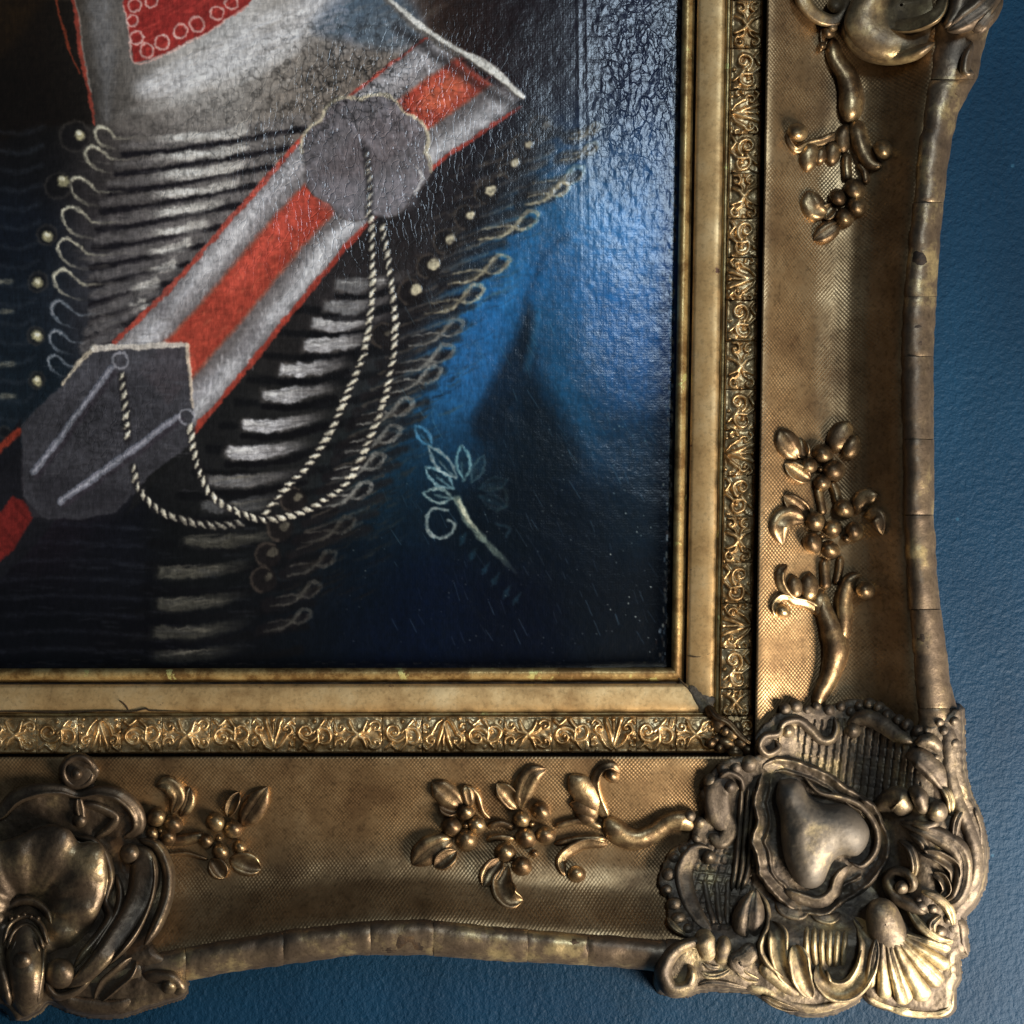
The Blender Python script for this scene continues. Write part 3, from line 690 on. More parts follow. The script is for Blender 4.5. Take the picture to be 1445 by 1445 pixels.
# lower left volute
cr('leaf', [(255, 1055), (275, 1110), (300, 1190)], [26, 46, 34], [14, 22, 12], 'dome', lift=10, mat=G_CORNERL)
cr('leaf', [(350, 1080), (350, 1140), (345, 1210)], [20, 40, 30], [12, 18, 10], 'dome', lift=10, mat=G_CORNERL)
for q, ww in [([(245, 1225), (290, 1250), (350, 1240), (400, 1200)], 18), ([(230, 1290), (300, 1275), (380, 1285), (450, 1300)], 16), ([(400, 1210), (440, 1250), (500, 1270)], 20), ([(260, 1190), (300, 1215), (345, 1215)], 16), ([(170, 1150), (210, 1130), (260, 1140)], 16), ([(500, 1330), (580, 1370), (660, 1392)], 18), ([(120, 1010), (150, 1050), (200, 1085)], 16)]:
    cr('leaf', q, [ww * .5, ww, ww * .9, ww * .4], [8, 13, 12, 6], random.choice(['vein', 'scoop']), lift=8, mat=random.choice([G_CORNER, G_CORNERL]))
cr('volute', [(330, 1090), (240, 1110), (150, 1150), (105, 1230), (140, 1300), (205, 1290), (222, 1235), (195, 1190)], [16, 26, 34, 38, 38, 32, 24, 14], [12, 20, 24, 26, 24, 22, 22, 18], lift=4)
cr('scroll', [(240, 1240), (310, 1250), (380, 1250), (430, 1270)], [24, 30, 26, 18], [10, 14, 12, 8], lift=4)
# right side: bell, petals, curling acanthus, pierced hollows
cr('bell', [(965, 575), (1010, 545), (1070, 530), (1095, 600)], [16, 44, 60, 40], [10, 22, 30, 14], lift=14)
cr('petal', [(1115, 475), (1150, 520), (1175, 590)], [24, 36, 26], [16, 24, 14], lift=16)
cb(1222, 578, 46, 22, 14)
cr('petal', [(1110, 620), (1180, 640), (1230, 620)], [18, 24, 18], [10, 14, 10], lift=14)
cr('acanthus', [(1050, 620), (1130, 640), (1230, 680), (1310, 740), (1330, 830), (1300, 930), (1230, 960)], [16, 30, 40, 46, 44, 36, 20], [12, 16, 20, 22, 20, 18, 10], 'vein', lift=10)
cr('acanthus', [(1150, 745), (1220, 760), (1290, 810), (1290, 880)], [14, 26, 30, 18], [14, 22, 22, 12], 'scoop', lift=12)
cr('acanthus', [(1200, 830), (1240, 850), (1260, 900), (1230, 930)], [14, 22, 22, 12], [12, 18, 16, 10], 'scoop', lift=12)
cr('outer_band', [(1255, 180), (1270, 300), (1275, 420), (1305, 540), (1345, 640), (1375, 740), (1372, 850), (1330, 950)], [44, 44, 38, 34, 34, 34, 34, 24], [12, 14, 14, 16, 18, 18, 18, 12], 'dome', lift=6, rough=2.0)
cr('acanthus', [(1370, 560), (1395, 640), (1400, 730)], [12, 18, 12], 12, lift=2)
cr('volute', [(1180, 1000), (1110, 960), (1050, 920), (1022, 860), (1050, 825), (1105, 835), (1125, 880), (1095, 915)], [24, 30, 32, 28, 24, 22, 20, 14], [12, 18, 20, 20, 20, 20, 18, 12], 'dome', lift=14)
cb(1078, 888, 30, 18, 22)
random.seed(5)
for i in range(14):
    x = random.uniform(1120, 1300); y = random.uniform(930, 1120)
    cb(x, y, random.uniform(14, 34), random.uniform(5, 14), 10, name='lump')
for q in ([(1060, 690), (1110, 730), (1130, 800), (1120, 860)], [(1100, 660), (1160, 700), (1190, 760)], [(1150, 900), (1220, 930), (1270, 980), (1290, 1050)], [(1330, 560), (1300, 620), (1290, 690)], [(1080, 930), (1150, 1040), (1230, 1100), (1290, 1110)], [(1230, 470), (1270, 520), (1280, 600)], [(1240, 1000), (1200, 1040), (1210, 1090)]):
    cr('acanthus', q, [10, 22, 22, 12], [10, 17, 17, 9], 'vein', lift=11, mat=random.choice([G_CORNER, G_CORNERL]))
cr('spur', [(1285, 1000), (1320, 1050), (1325, 1110), (1345, 1165)], [20, 26, 18, 7], [12, 14, 12, 4], lift=2)
cr('leaf', [(1090, 345), (1150, 360), (1215, 420), (1260, 500)], [22, 44, 46, 22], [14, 20, 18, 8], 'lip', lift=14)
cr('leaf', [(1130, 300), (1190, 290), (1240, 330)], [18, 32, 20], [10, 14, 8], 'dome', lift=16)
# upper edge: C scrolls and fringe
cr('curl', [(600, 200), (575, 260), (520, 270), (498, 310), (530, 345), (575, 320), (560, 285)], [12, 16, 18, 18, 18, 15, 10], [14, 18, 18, 18, 18, 16, 12], lift=12)
cr('scroll', [(575, 300), (590, 225), (650, 205), (700, 240), (745, 285), (790, 285), (812, 240), (800, 190)], [12, 18, 20, 22, 22, 20, 16, 12], [12, 16, 16, 16, 16, 16, 14, 12], lift=12)
cb(612, 250, 30, 17, 12)
cr('scroll', [(850, 225), (920, 195), (990, 215), (1060, 265), (1125, 300)], [20, 36, 40, 34, 20], [12, 18, 18, 16, 12], 'dome', lift=12)
cb(880, 248, 33, 19, 14)
for (x, y, r) in [(600, 160, 26), (645, 150, 28), (690, 165, 22), (730, 150, 20), (830, 150, 24), (870, 170, 24), (905, 150, 24), (945, 140, 26), (985, 155, 26), (1020, 185, 26), (1065, 205, 24), (1100, 225, 26), (1145, 250, 26), (780, 165, 26)]:
    cb(x, y, r, None, 9)
for (x, y, r) in [(1230, 215, 22), (1180, 250, 20), (1290, 300, 26), (1215, 360, 22), (1250, 250, 24), (1290, 210, 22), (705, 350, 14), (735, 352, 12), (680, 345, 12)]:
    cb(x, y, r, None, 9)
# leaf tongue lapping over the inner mitre
for (x, y, rx, ry2, rot, h, z) in [(300, 175, 34, 22, 1.0, 9, 33), (335, 225, 46, 34, .9, 13, 36), (385, 262, 44, 34, .7, 14, 40), (365, 300, 44, 28, .3, 13, 40), (425, 300, 34, 30, .6, 12, 44), (410, 235, 30, 20, 1.2, 10, 40), (320, 285, 26, 20, 0, 11, 37), (455, 330, 34, 24, .7, 10, 47), (400, 340, 34, 20, .1, 10, 44)]:
    (q,) = Z3((x, y)); blob('leaf_lump', q[0], q[1], rx / cz, h, G_SPRAY, corner, ry_=ry2 / cz, rot=rot, absz=z)
cr('leaf', [(285, 145), (320, 190), (370, 215), (420, 270), (470, 310)], [8, 14, 14, 14, 8], [7, 10, 11, 10, 6], 'vein', lift=0, absz=[36, 44, 49, 52, 54], rough=1.8, mat=G_SPRAY)
for (x, y, r) in [(300, 300, 24), (335, 320, 22), (400, 330, 30), (450, 290, 26), (360, 250, 26), (480, 330, 22)]:
    (q,) = Z3((x, y)); blob('bead', q[0], q[1], r / cz, 11, G_SPRAY, corner, absz=42)

# ---------------------------------------------------------------- centre cartouche (lower rail, at the left edge)
ctr = empty('centre_cartouche', P(70, 1240, 60), frame)
ctr['label'] = 'dark shell and scroll carving at the middle of the lower rail'
outc = Z5((-300, 500), (-80, 600), (20, 530), (120, 480), (245, 470), (240, 400), (290, 340), (360, 350), (405, 410), (390, 475), (500, 500), (570, 560), (600, 660), (660, 730), (700, 840), (680, 980), (620, 1110),
          (740, 1240), (745, 1320), (700, 1340), (600, 1370), (510, 1400), (400, 1408), (300, 1390), (200, 1350), (150, 1390), (70, 1425), (20, 1370), (-60, 1370), (-200, 1400), (-320, 1300), (-400, 900))
def centre_ground():
    x = np.arange(-110, 275, 1.6); y = np.arange(1055, 1442, 1.6)
    X, Y = np.meshgrid(x, y)
    d = sdf(X, Y, outc, 200) + vnoise(X, Y, 8, 191, 2) * 1.2
    base = cove_h(X, Y)
    Z = base + 7 + vnoise(X, Y, 24, 192, 4) * 3 + 6 * np.sqrt(np.clip(d / 9, 0, 1)) - np.clip(-d, 0, None) * 26
    Z = np.maximum(Z, -47)
    relief('cartouche_ground', X, Y, Z, (Z > np.where(base > 80, -46, base - 14)) & (d > -7), G_CENTRE, ctr)
centre_ground()
def kr(name, pts, w, H, sec='dome', lift=12, mat=None, **k):
    return ridge(name, Z5(*pts), np.atleast_1d(w) / cz, H, mat or G_CENTRE, ctr, sec, lift=lift, **k)
def kb(x, y, r, H=None, lift=12, name='bead'):
    (q,) = Z5((x, y)); return blob(name, q[0], q[1], r / cz, (r / cz + 3) if H is None else H, G_CENTRE, ctr, lift=lift)
kb(318, 415, 72, 7, 8, 'disc'); kr('ring', [tuple(p) for p in arc(318, 415, 60, 0, 350, 14)], 17, 11, lift=8); kb(312, 425, 24, 12, 18)
kr('scroll', [(-80, 640), (0, 590), (60, 525), (150, 492), (250, 490), (320, 510), (400, 495), (490, 515), (555, 580), (560, 650), (500, 690)], [20, 30, 32, 30, 24, 16, 24, 32, 34, 30, 20], [14, 18, 20, 20, 16, 12, 16, 20, 20, 18, 14], 'lip', lift=12)
kr('scroll', [(380, 690), (440, 650), (470, 600), (400, 560), (330, 545)], [16, 20, 22, 20, 14], 10, lift=12)
kb(325, 615, 30, 12, 14); kr('leaf', [(320, 520), (325, 570), (340, 640)], [16, 26, 14], 10, 'vein')
pillow('shell', Z5((-80, 720), (0, 700), (40, 690), (90, 670), (150, 640), (215, 630), (280, 650), (320, 700), (370, 700), (420, 720), (435, 790), (440, 870), (415, 960), (380, 1040), (320, 1110), (240, 1170), (120, 1200), (0, 1180), (-90, 1050), (-110, 880)),
       Z5((108, 985))[0], 26, G_CENTRE, ctr, lift=14, rings=26, segs=150, p=3.2, rib=3.0, ribn=11, cup=46, absz=60, rough=2.4)
kr('ruffle', [(300, 680), (380, 700), (430, 760), (450, 850), (430, 940), (450, 1010), (400, 1090), (340, 1160), (300, 1220)], [16, 20, 20, 24, 20, 24, 22, 20, 14], [12, 15, 13, 16, 13, 16, 14, 12, 9], 'dome', lift=14)
kr('scroll', [(510, 720), (580, 770), (590, 860), (560, 960), (500, 1060), (420, 1170), (330, 1260), (250, 1300)], [30, 60, 66, 60, 52, 44, 34, 20], [14, 22, 22, 20, 20, 20, 18, 12], 'flat', lift=12)
kr('band', [(560, 690), (640, 720), (685, 820), (680, 930), (640, 1040), (585, 1130)], [16, 26, 28, 28, 26, 16], [14, 22, 24, 22, 20, 12], 'dome', lift=10)
kr('band', [(600, 720), (628, 800), (625, 900), (590, 1010), (530, 1110), (440, 1210)], [10, 13, 14, 14, 14, 10], [20, 26, 26, 24, 22, 18], 'dome', lift=12)
kb(530, 750, 44, 20, 20)
kr('ripple', [(470, 830), (490, 900), (480, 980), (420, 1080), (370, 1160)], [12, 18, 18, 18, 12], 14, lift=14)
kb(245, 1240, 66, 24, 14)
kr('lip', [(180, 1270), (230, 1330), (310, 1310), (380, 1250)], [14, 20, 18, 12], 14, lift=12)
# tongue
kr('arch', [(10, 1060), (25, 985), (75, 945), (135, 945), (190, 985), (215, 1060)], [14, 20, 22, 22, 20, 12], 16, lift=26)
kr('tongue', [(98, 940), (100, 1060), (105, 1200), (105, 1320), (100, 1415)], [66, 84, 84, 74, 40], [24, 30, 30, 26, 12], 'dome', lift=14)
for i, r in enumerate((0, 34, 66)):
    kr('arch', [(12 + r * .5, 1120 + r * .6), (40 + r * .4, 1040 + r), (105, 1005 + r), (165 - r * .35, 1040 + r), (195 - r * .5, 1120 + r * .6)], 13, 13, lift=36 - i * 4)
for i in range(5): kb(45 + 27 * i, 1015 - 8 * (2 - abs(2 - i)), 12, 7, 44)
kb(92, 1190, 42, 16, 36)
kr('side_fold', [(10, 1080), (-5, 1180), (20, 1290), (40, 1370)], [24, 30, 30, 20], 18, lift=16)
kr('side_fold', [(180, 1110), (175, 1200), (160, 1290), (150, 1370)], [14, 18, 20, 14], 16, lift=16)
kr('leaf', [(550, 1175), (510, 1230), (440, 1290), (390, 1360)], [24, 44, 44, 22], [10, 16, 16, 8], 'scoop', lift=8)
kr('leaf', [(200, 1320), (280, 1350), (380, 1370), (480, 1370), (560, 1330)], [20, 34, 38, 34, 24], [10, 14, 14, 13, 9], 'dome', lift=4)
kr('scroll', [(570, 1240), (630, 1250), (700, 1260), (735, 1300), (690, 1320)], [24, 36, 38, 30, 18], [14, 20, 22, 18, 10], 'dome', lift=2)
kb(690, 1290, 36, 18, 8)

# ---------------------------------------------------------------- upper scroll ornament (side rail, at the top edge)
top = empty('side_cartouche', P(1260, 10, 60), frame); top['label'] = 'broad crescent scroll carving at the top of the side rail'
def tr(name, pts, w, H, sec='dome', lift=8, **k):
    return ridge(name, Z1(*pts), np.atleast_1d(w) / 2.98, H, G_RIM if k.pop('lightm', 0) else G_CENTRE2, top, sec, lift=lift, **k)
G_CENTRE2 = gilt('bronze_gilt_scroll', (0.12, 0.08, 0.042), (0.22, 0.15, 0.075), (0.42, 0.31, 0.15), scale=40, metal=0.5, rough=(0.3, 0.5), bump=0.35)
pillow('crescent', Z1((690, 80), (720, 170), (790, 230), (880, 255), (980, 240), (1080, 190), (1130, 100), (1200, -60), (900, -160), (760, -60)), Z1((930, 20))[0], 22, G_CENTRE2, top, lift=10, rings=14, segs=80, cup=20, p=3, absz=58)
tr('scroll', [(690, 60), (715, 150), (780, 215), (880, 240), (980, 225), (1070, 180)], [20, 36, 40, 36, 32, 20], [16, 22, 22, 20, 18, 14], 'dome', lift=12)
tr('scroll', [(790, 40), (850, 90), (960, 110), (1080, 60), (1120, -40)], [26, 34, 34, 30, 20], [16, 20, 20, 18, 14], 'lip', lift=22)
tr('scroll', [(480, -90), (520, 10), (580, 70), (650, 85), (700, 40), (690, -30)], [30, 34, 32, 30, 28, 20], [12, 16, 16, 16, 16, 12], 'flat', lift=8)
for x, y, r, h in [(655, 22, 38, 16), (735, 62, 42, 26), (640, 110, 24, 10)]:
    (q,) = Z1((x, y)); blob('bead', q[0], q[1], r / 2.98, h, G_CENTRE2, top, lift=14)
tr('leaf', [(1350, -60), (1280, 20), (1200, 80), (1120, 130)], [30, 60, 56, 26], [12, 24, 22, 12], 'vein', lift=24, lightm=1)
tr('leaf', [(1350, -20), (1300, 50), (1260, 100), (1240, 140)], [26, 44, 44, 26], [12, 22, 20, 12], 'ribs', lift=24, lightm=1)
tr('leaf', [(1210, -80), (1190, -20), (1160, 60), (1110, 120)], [40, 50, 40, 20], 18, 'dome', lift=20, lightm=1)
tr('curl', [(1230, 180), (1205, 240), (1200, 300), (1235, 310)], [14, 22, 24, 14], 13, 'dome', lift=19, lightm=1)
for pts in ([(-60, 1006), (20, 1004), (90, 1005), (150, 1003), (185, 1004), (205, 1000), (215, 1003), (258, 1004)], [(168, 988), (176, 994), (182, 1003)], [(946, 944), (966, 966), (986, 988), (1002, 1003)], [(969, 925), (985, 927), (1006, 921)]):
    ridge('crack', pts, [.5, 1.2, 1.0, 1.4, .6], 1.6, G_GROOVE, frame, 'dome', absz=[27, 27] if pts[0][0] < 200 else ([6, 18, 23, 27] if pts[0][0] < 950 else [18, 22, 26]), lift=-.3, rough=.2, skirt=2)
# miniature inner-corner repair patch on the flat band
ridge('mitre_patch', [(972, 968), (988, 984), (1003, 1000)], [5, 12, 16], 2.4, G_CORNER, frame, 'flat', absz=[19, 23, 28], lift=0, rough=1.2, skirt=3)

# ================================================================== PAINTING
W_, H_ = 975, 955
img = np.zeros((H_, W_, 3)); OX, OY = 0, 0
YY, XX = np.mgrid[0:H_, 0:W_].astype(float)
hgt = np.zeros((H_, W_))
def rbf(pts, sig=70):
    w = np.zeros((H_, W_)); c = np.zeros((H_, W_, 3))
    for p in pts:
        x, y, col = p[:3]; s = p[3] if len(p) > 3 else sig
        g = np.exp(-((XX - x) ** 2 + (YY - y) ** 2) / (2 * s * s)) + 1e-9
        w += g; c += g[..., None] * np.array(col, float)
    return c / w[..., None]
img[:] = rbf([
    (10, 20, (38, 26, 12)), (60, 60, (24, 18, 10)), (20, 130, (14, 11, 8)), (90, 140, (14, 12, 10)), (60, 230, (16, 16, 18)), (20, 330, (18, 22, 30)), (40, 430, (22, 28, 36)), (30, 540, (20, 27, 34)),
    (150, 60, (105, 100, 96)), (160, 130, (90, 85, 80)), (260, 110, (178, 174, 170)), (330, 60, (185, 184, 184)), (400, 30, (170, 165, 160)), (470, 60, (118, 108, 98)), (500, 20, (92, 102, 118)), (540, 60, (100, 92, 84)),
    (230, 170, (112, 106, 102)), (330, 160, (150, 145, 140)), (400, 120, (120, 112, 104)), (420, 170, (104, 96, 90)), (540, 120, (120, 108, 98)),
    (160, 250, (52, 48, 48)), (170, 350, (54, 51, 53)), (140, 430, (42, 42, 48)), (230, 250, (85, 80, 78)), (300, 230, (120, 114, 110)), (260, 330, (84, 80, 80)), (190, 420, (58, 57, 60)), (330, 300, (100, 95, 95)),
    (640, 30, (36, 24, 18)), (700, 60, (26, 16, 16)), (760, 30, (20, 14, 18)), (800, 100, (20, 16, 22)), (880, 40, (24, 26, 40)), (930, 130, (32, 40, 66)), (860, 160, (26, 32, 50)), (900, 60, (24, 28, 48)),
    (840, 230, (36, 62, 92)), (920, 230, (46, 78, 120)), (790, 290, (36, 84, 122)), (860, 330, (46, 98, 148)), (920, 350, (44, 92, 145)), (740, 370, (30, 82, 126)), (800, 400, (28, 74, 118)), (900, 440, (26, 74, 124)), (700, 430, (34, 88, 138)), (650, 520, (36, 84, 132)), (690, 500, (36, 88, 138)), (620, 580, (34, 76, 114)),
    (740, 490, (12, 34, 52), 26), (735, 560, (6, 18, 28), 30), (770, 450, (24, 66, 96), 30), (800, 520, (22, 60, 88), 30), (850, 520, (18, 58, 98)), (920, 530, (18, 58, 100)), (780, 620, (5, 15, 24), 40), (820, 580, (14, 44, 66), 30), (850, 640, (10, 36, 58), 36), (930, 620, (8, 28, 44)), (700, 620, (5, 16, 26), 40),
    (570, 640, (20, 48, 70), 40), (540, 690, (14, 34, 48), 40), (640, 640, (18, 44, 66), 30), (600, 720, (6, 16, 26)), (700, 720, (3, 10, 18)), (800, 720, (3, 9, 18)), (900, 720, (5, 16, 26)), (600, 850, (3, 10, 26)), (720, 880, (2, 6, 18)), (860, 850, (3, 8, 16)), (930, 900, (4, 9, 16)), (500, 800, (5, 14, 24)), (520, 900, (4, 10, 24)),
    (640, 300, (30, 26, 28), 40), (590, 360, (34, 30, 30), 40), (520, 440, (36, 33, 34), 40), (460, 520, (32, 30, 30), 40), (430, 620, (26, 26, 26), 50), (350, 680, (24, 24, 25), 50), (720, 230, (24, 20, 24), 36), (560, 440, (34, 32, 34), 40), (540, 540, (32, 34, 36), 36), (500, 620, (26, 28, 28), 36),
    (280, 800, (12, 13, 14)), (150, 800, (12, 13, 18)), (60, 850, (7, 8, 12)), (200, 900, (6, 6, 9)), (350, 900, (9, 10, 13)), (420, 800, (14, 16, 18)), (440, 900, (6, 10, 16)), (60, 760, (22, 18, 24)),
], 42)
img /= 255.0

def blend(a, col, y0, y1, x0, x1):
    r = img[y0:y1, x0:x1]
    r += a[..., None] * (np.array(col, float) / 255.0 - r)
def stroke(pts, w, col, alpha=1.0, soft=1.0, streak=0.0, taper=(0, 0), n=None, sd=None, imp=0.0):
    pts = np.asarray(pts, float)
    sp = spline(pts, n or max(6, 4 * len(pts))) if len(pts) > 2 else pts
    wm = np.max(w) + soft + 2
    x0 = int(max(0, sp[:, 0].min() - wm)); x1 = int(min(W_, sp[:, 0].max() + wm + 1)); y0 = int(max(0, sp[:, 1].min() - wm)); y1 = int(min(H_, sp[:, 1].max() + wm + 1))
    if x1 <= x0 or y1 <= y0: return
    X = XX[y0:y1, x0:x1]; Y = YY[y0:y1, x0:x1]
    d, t = seg_dist(X, Y, sp)
    ww = np.interp(t, np.linspace(0, 1, len(np.atleast_1d(w))), np.atleast_1d(w))
    if streak: ww = ww * (1 + .45 * vnoise(t * len(sp) * 3.0, 0 * t + SEED[0] * 3.1, 5, 11, 2))
    a = np.clip((ww - d) / soft + 0.5, 0, 1)
    if taper[0]: a *= np.clip(t / taper[0], 0, 1)
    if taper[1]: a *= np.clip((1 - t) / taper[1], 0, 1)
    if streak:
        SEED[0] += 1
        # streaks run along the stroke
        sgn = d
        q = vnoise(t * 60 / 6.0 * len(sp), sgn * 9 + ((X * 0.7 + Y) * 2.0), 10, SEED[0], 2)
        a *= np.clip(1 - streak * (0.5 + q), 0, 1)
    blend(a * alpha, col, y0, y1, x0, x1)
    if imp: hgt[y0:y1, x0:x1] += a * imp
def poly(pts, col, alpha=1.0, soft=1.5, smooth=0, streakdir=None, streak=0.0, col2=None):
    pts = np.asarray(pts, float)
    if smooth: pts = spline(pts, smooth, closed=True)
    x0 = int(max(0, pts[:, 0].min() - 4)); x1 = int(min(W_, pts[:, 0].max() + 5)); y0 = int(max(0, pts[:, 1].min() - 4)); y1 = int(min(H_, pts[:, 1].max() + 5))
    X = XX[y0:y1, x0:x1]; Y = YY[y0:y1, x0:x1]
    a = np.clip(sdf(X, Y, pts) / soft + 0.5, 0, 1) * alpha
    blend(a, col, y0, y1, x0, x1)
    if col2 is not None:
        SEED[0] += 1
        c, s = math.cos(streakdir), math.sin(streakdir)
        q = vnoise((X * c + Y * s) / 9.0, (-X * s + Y * c), 3.2, SEED[0], 3)
        blend(a * np.clip(q * 1.3 + streak, 0, 1), col2, y0, y1, x0, x1)
def ring(cx, cy, r, w, col, alpha=1, ry=None):
    stroke(arc(cx, cy, r, 0, 360, 20), w, col, alpha, 1.0, 0.4, imp=.5)

# shirt front brushwork
for i in range(70):
    x = random.uniform(130, 560); y = random.uniform(0, 150); L = random.uniform(40, 110)
    y2 = y - L * 0.45
    v = random.choice([(205, 203, 202), (150, 140, 128), (95, 86, 80), (120, 112, 106), (180, 178, 178)])
    if x < 150 + y * .1: continue
    stroke([(x, y), (x + L * .5, y - L * .18), (x + L, y2)], random.uniform(1.5, 5), v, 0.28, 4, 0.5, (.3, .3))
stroke([(205, 125), (300, 95), (400, 45), (470, -10)], [16, 26, 28, 20], (222, 222, 226), 0.7, 20, 0.3)
for q in range(90):
    x = random.uniform(200, 470); y = 130 - (x - 200) * .42 + random.uniform(-24, 24); stroke([(x, y), (x + 40, y - 16)], random.uniform(.8, 2.2), random.choice([(236, 236, 240), (150, 146, 142), (200, 200, 204)]), .4, 1.8, .4, (.3, .3), imp=.3)
stroke([(150, 165), (260, 140), (360, 98), (430, 60)], [4, 8, 10, 6], (200, 198, 196), 0.5, 6, 0.5, (.3, .3))
stroke([(140, 10), (150, 90), (150, 165)], [18, 14, 5], (130, 132, 138), 0.45, 16, 0.4)
# coat dark edges left of collar
poly([(0, 0), (103, 0), (133, 178), (95, 175), (60, 180), (0, 200)], (16, 12, 9), 0.75, 6)
poly([(0, 0), (60, 0), (20, 60), (0, 80)], (40, 27, 12), 0.5, 20)
stroke([(77, -5), (92, 50), (113, 105)], [1.6, 2.2, 1.2], (140, 58, 36), 0.9, 1.2, .3)
stroke([(103, -5), (112, 60), (124, 125), (133, 176)], [3.4, 3, 2.6, 1.4], (158, 66, 52), 0.95, 1.4, .3)
stroke([(107, 0), (116, 60), (128, 130)], 1.2, (200, 190, 180), 0.4, 1.2)
# upper collar blue-grey patch
poly([(440, 40), (490, -10), (560, -10), (600, 40), (560, 70), (500, 60)], (84, 98, 118), 0.6, 16, 40, -0.4, 0.2, (120, 122, 126))
# red patch
poly([(174, 8), (190, 88), (226, 78), (286, 48), (347, 12), (360, -8), (174, -8)], (140, 42, 38), 0.97, 1.5, 0, -0.5, -0.1, (186, 70, 62))
stroke([(174, 8), (182, 50), (190, 88), (226, 79), (286, 49), (350, 8)], 1.1, (222, 178, 168), 0.9, 1.2, .3, imp=.6, n=40)
for cx, cy, r in [(187, 30, 8.5), (193, 54, 9), (207, 71, 9.5), (229, 59, 10), (255, 44, 9.5), (278, 34, 10), (306, 19, 9.5), (327, 5, 9), (190, 8, 9), (213, 2, 8)]:
    stroke(arc(cx, cy, r, 20, 370, 18), 1.5, (226, 190, 182), 0.95, 1.1, .35, imp=.7)
# dark lapel left of sword band: stripes of the corded jacket (left part)
rows = 13
for k in range(rows):
    y0 = 192 + k * 26.5
    xs = 150 - 46 * math.sin(min(k / 7.0, 1) * pi / 2) + max(0, k - 9) * 2
    xe = np.interp(y0, [150, 190, 300, 480], [440, 425, 330, 165]) + 5
    yr = y0 - 18 - 4 * (k < 5)
    ym = (y0 + yr) / 2 + 6
    pts = [(xs + 24, y0 + 14), ((xs + xe) / 2 - 20, ym + 10), (xe, yr)]
    stroke([(p[0], p[1] + 12) for p in pts], 4.2, (18, 16, 20), 0.9, 4, .2)
    stroke(pts, [4, 8, 8], (108, 104, 104), 0.8, 6, 0.45)
    bx0 = 205 if k < 8 else 180
    if xe - bx0 > 30:
        stroke([(bx0, ym + 9.5), ((bx0 + xe) / 2, ym + 3.5), (min(xe - 14, 352), yr + 6)], [5, 7.5, 6], (206, 202, 196), 0.92, 3.5, 0.45, (.22, .15), imp=.5)
        stroke([(p[0], p[1] + 13) for p in pts], 3.2, (22, 20, 24), 0.85, 3, .3)
        stroke([(bx0 + 12, ym + 8), ((bx0 + xe) / 2 + 20, ym + 2)], [3, 5], (238, 236, 232), 0.7, 2.5, 0.6, (.3, .3), imp=.5)
for (x, y, s) in [(134, 186, .7), (120, 214, .85), (99, 258, .95), (87, 300, 1.05), (82, 347, 1), (76, 390, .95), (73, 434, .85), (69, 474, .75), (68, 508, .65)]:
    c = (206, 200, 176) if y < 400 else (132, 136, 146)
    jx = random.uniform(-2, 2)
    tp = [(92, 10 + jx), (46, 13), (29, 0), (13, -10 + jx), (0, 0), (6, 18), (23, 30), (50, 36)]
    stroke([(x + a * s, y + b * s) for a, b in tp], [.7, 1.6, 2.2, 3.0, 2.6, 2.2, 2.0, .7], c, 0.8, 2.0, .55, (.15, .25), imp=.8)
    stroke([(x + a * s, y + b * s) for a, b in tp[2:6]], [.6, 1.4, 1.3, .6], (236, 232, 210) if y < 400 else (160, 164, 172), 0.7, 1.5, .5, (.2, .2), imp=.5)
# left edge dim cords + buttons
for k in range(16):
    y = 175 + k * 27
    stroke([(-5, y + 10), (30, y + 14), (60 - k, y + 4)], 3, (50, 54, 62), 0.45, 5, .5)
for (x, y) in [(0, 398), (0, 440), (2, 515), (4, 560)]: stroke([(x, y), (x + 22, y - 2)], 3.5, (180, 174, 150), 0.55, 4, .6, (0, .4))
for (x, y, r) in [(106, 192, 23), (82, 262, 20), (66, 332, 15), (54, 398, 15), (50, 474, 13), (52, 536, 12), (6, 610, 9)]:
    stroke(arc(x, y, r * .9, 0, 360, 20), 2.0, (66, 62, 58), 0.55, 3, .3)
    stroke([(x, y), (x + .1, y)], r * .8, (18, 17, 18), 0.6, 6)
for (x, y, r) in [(112, 189, 9), (88, 254, 9.5), (67, 333, 9), (54, 398, 9), (52, 474, 8), (53, 537, 7.5)]:
    r *= .82; stroke([(x - 1, y), (x + 1, y + 2)], r, (196, 188, 146), 0.85, 4, 0.25, imp=1); stroke([(x - 2, y - 2), (x, y - 1)], r * .45, (244, 238, 212), 0.8, 3, imp=.6)

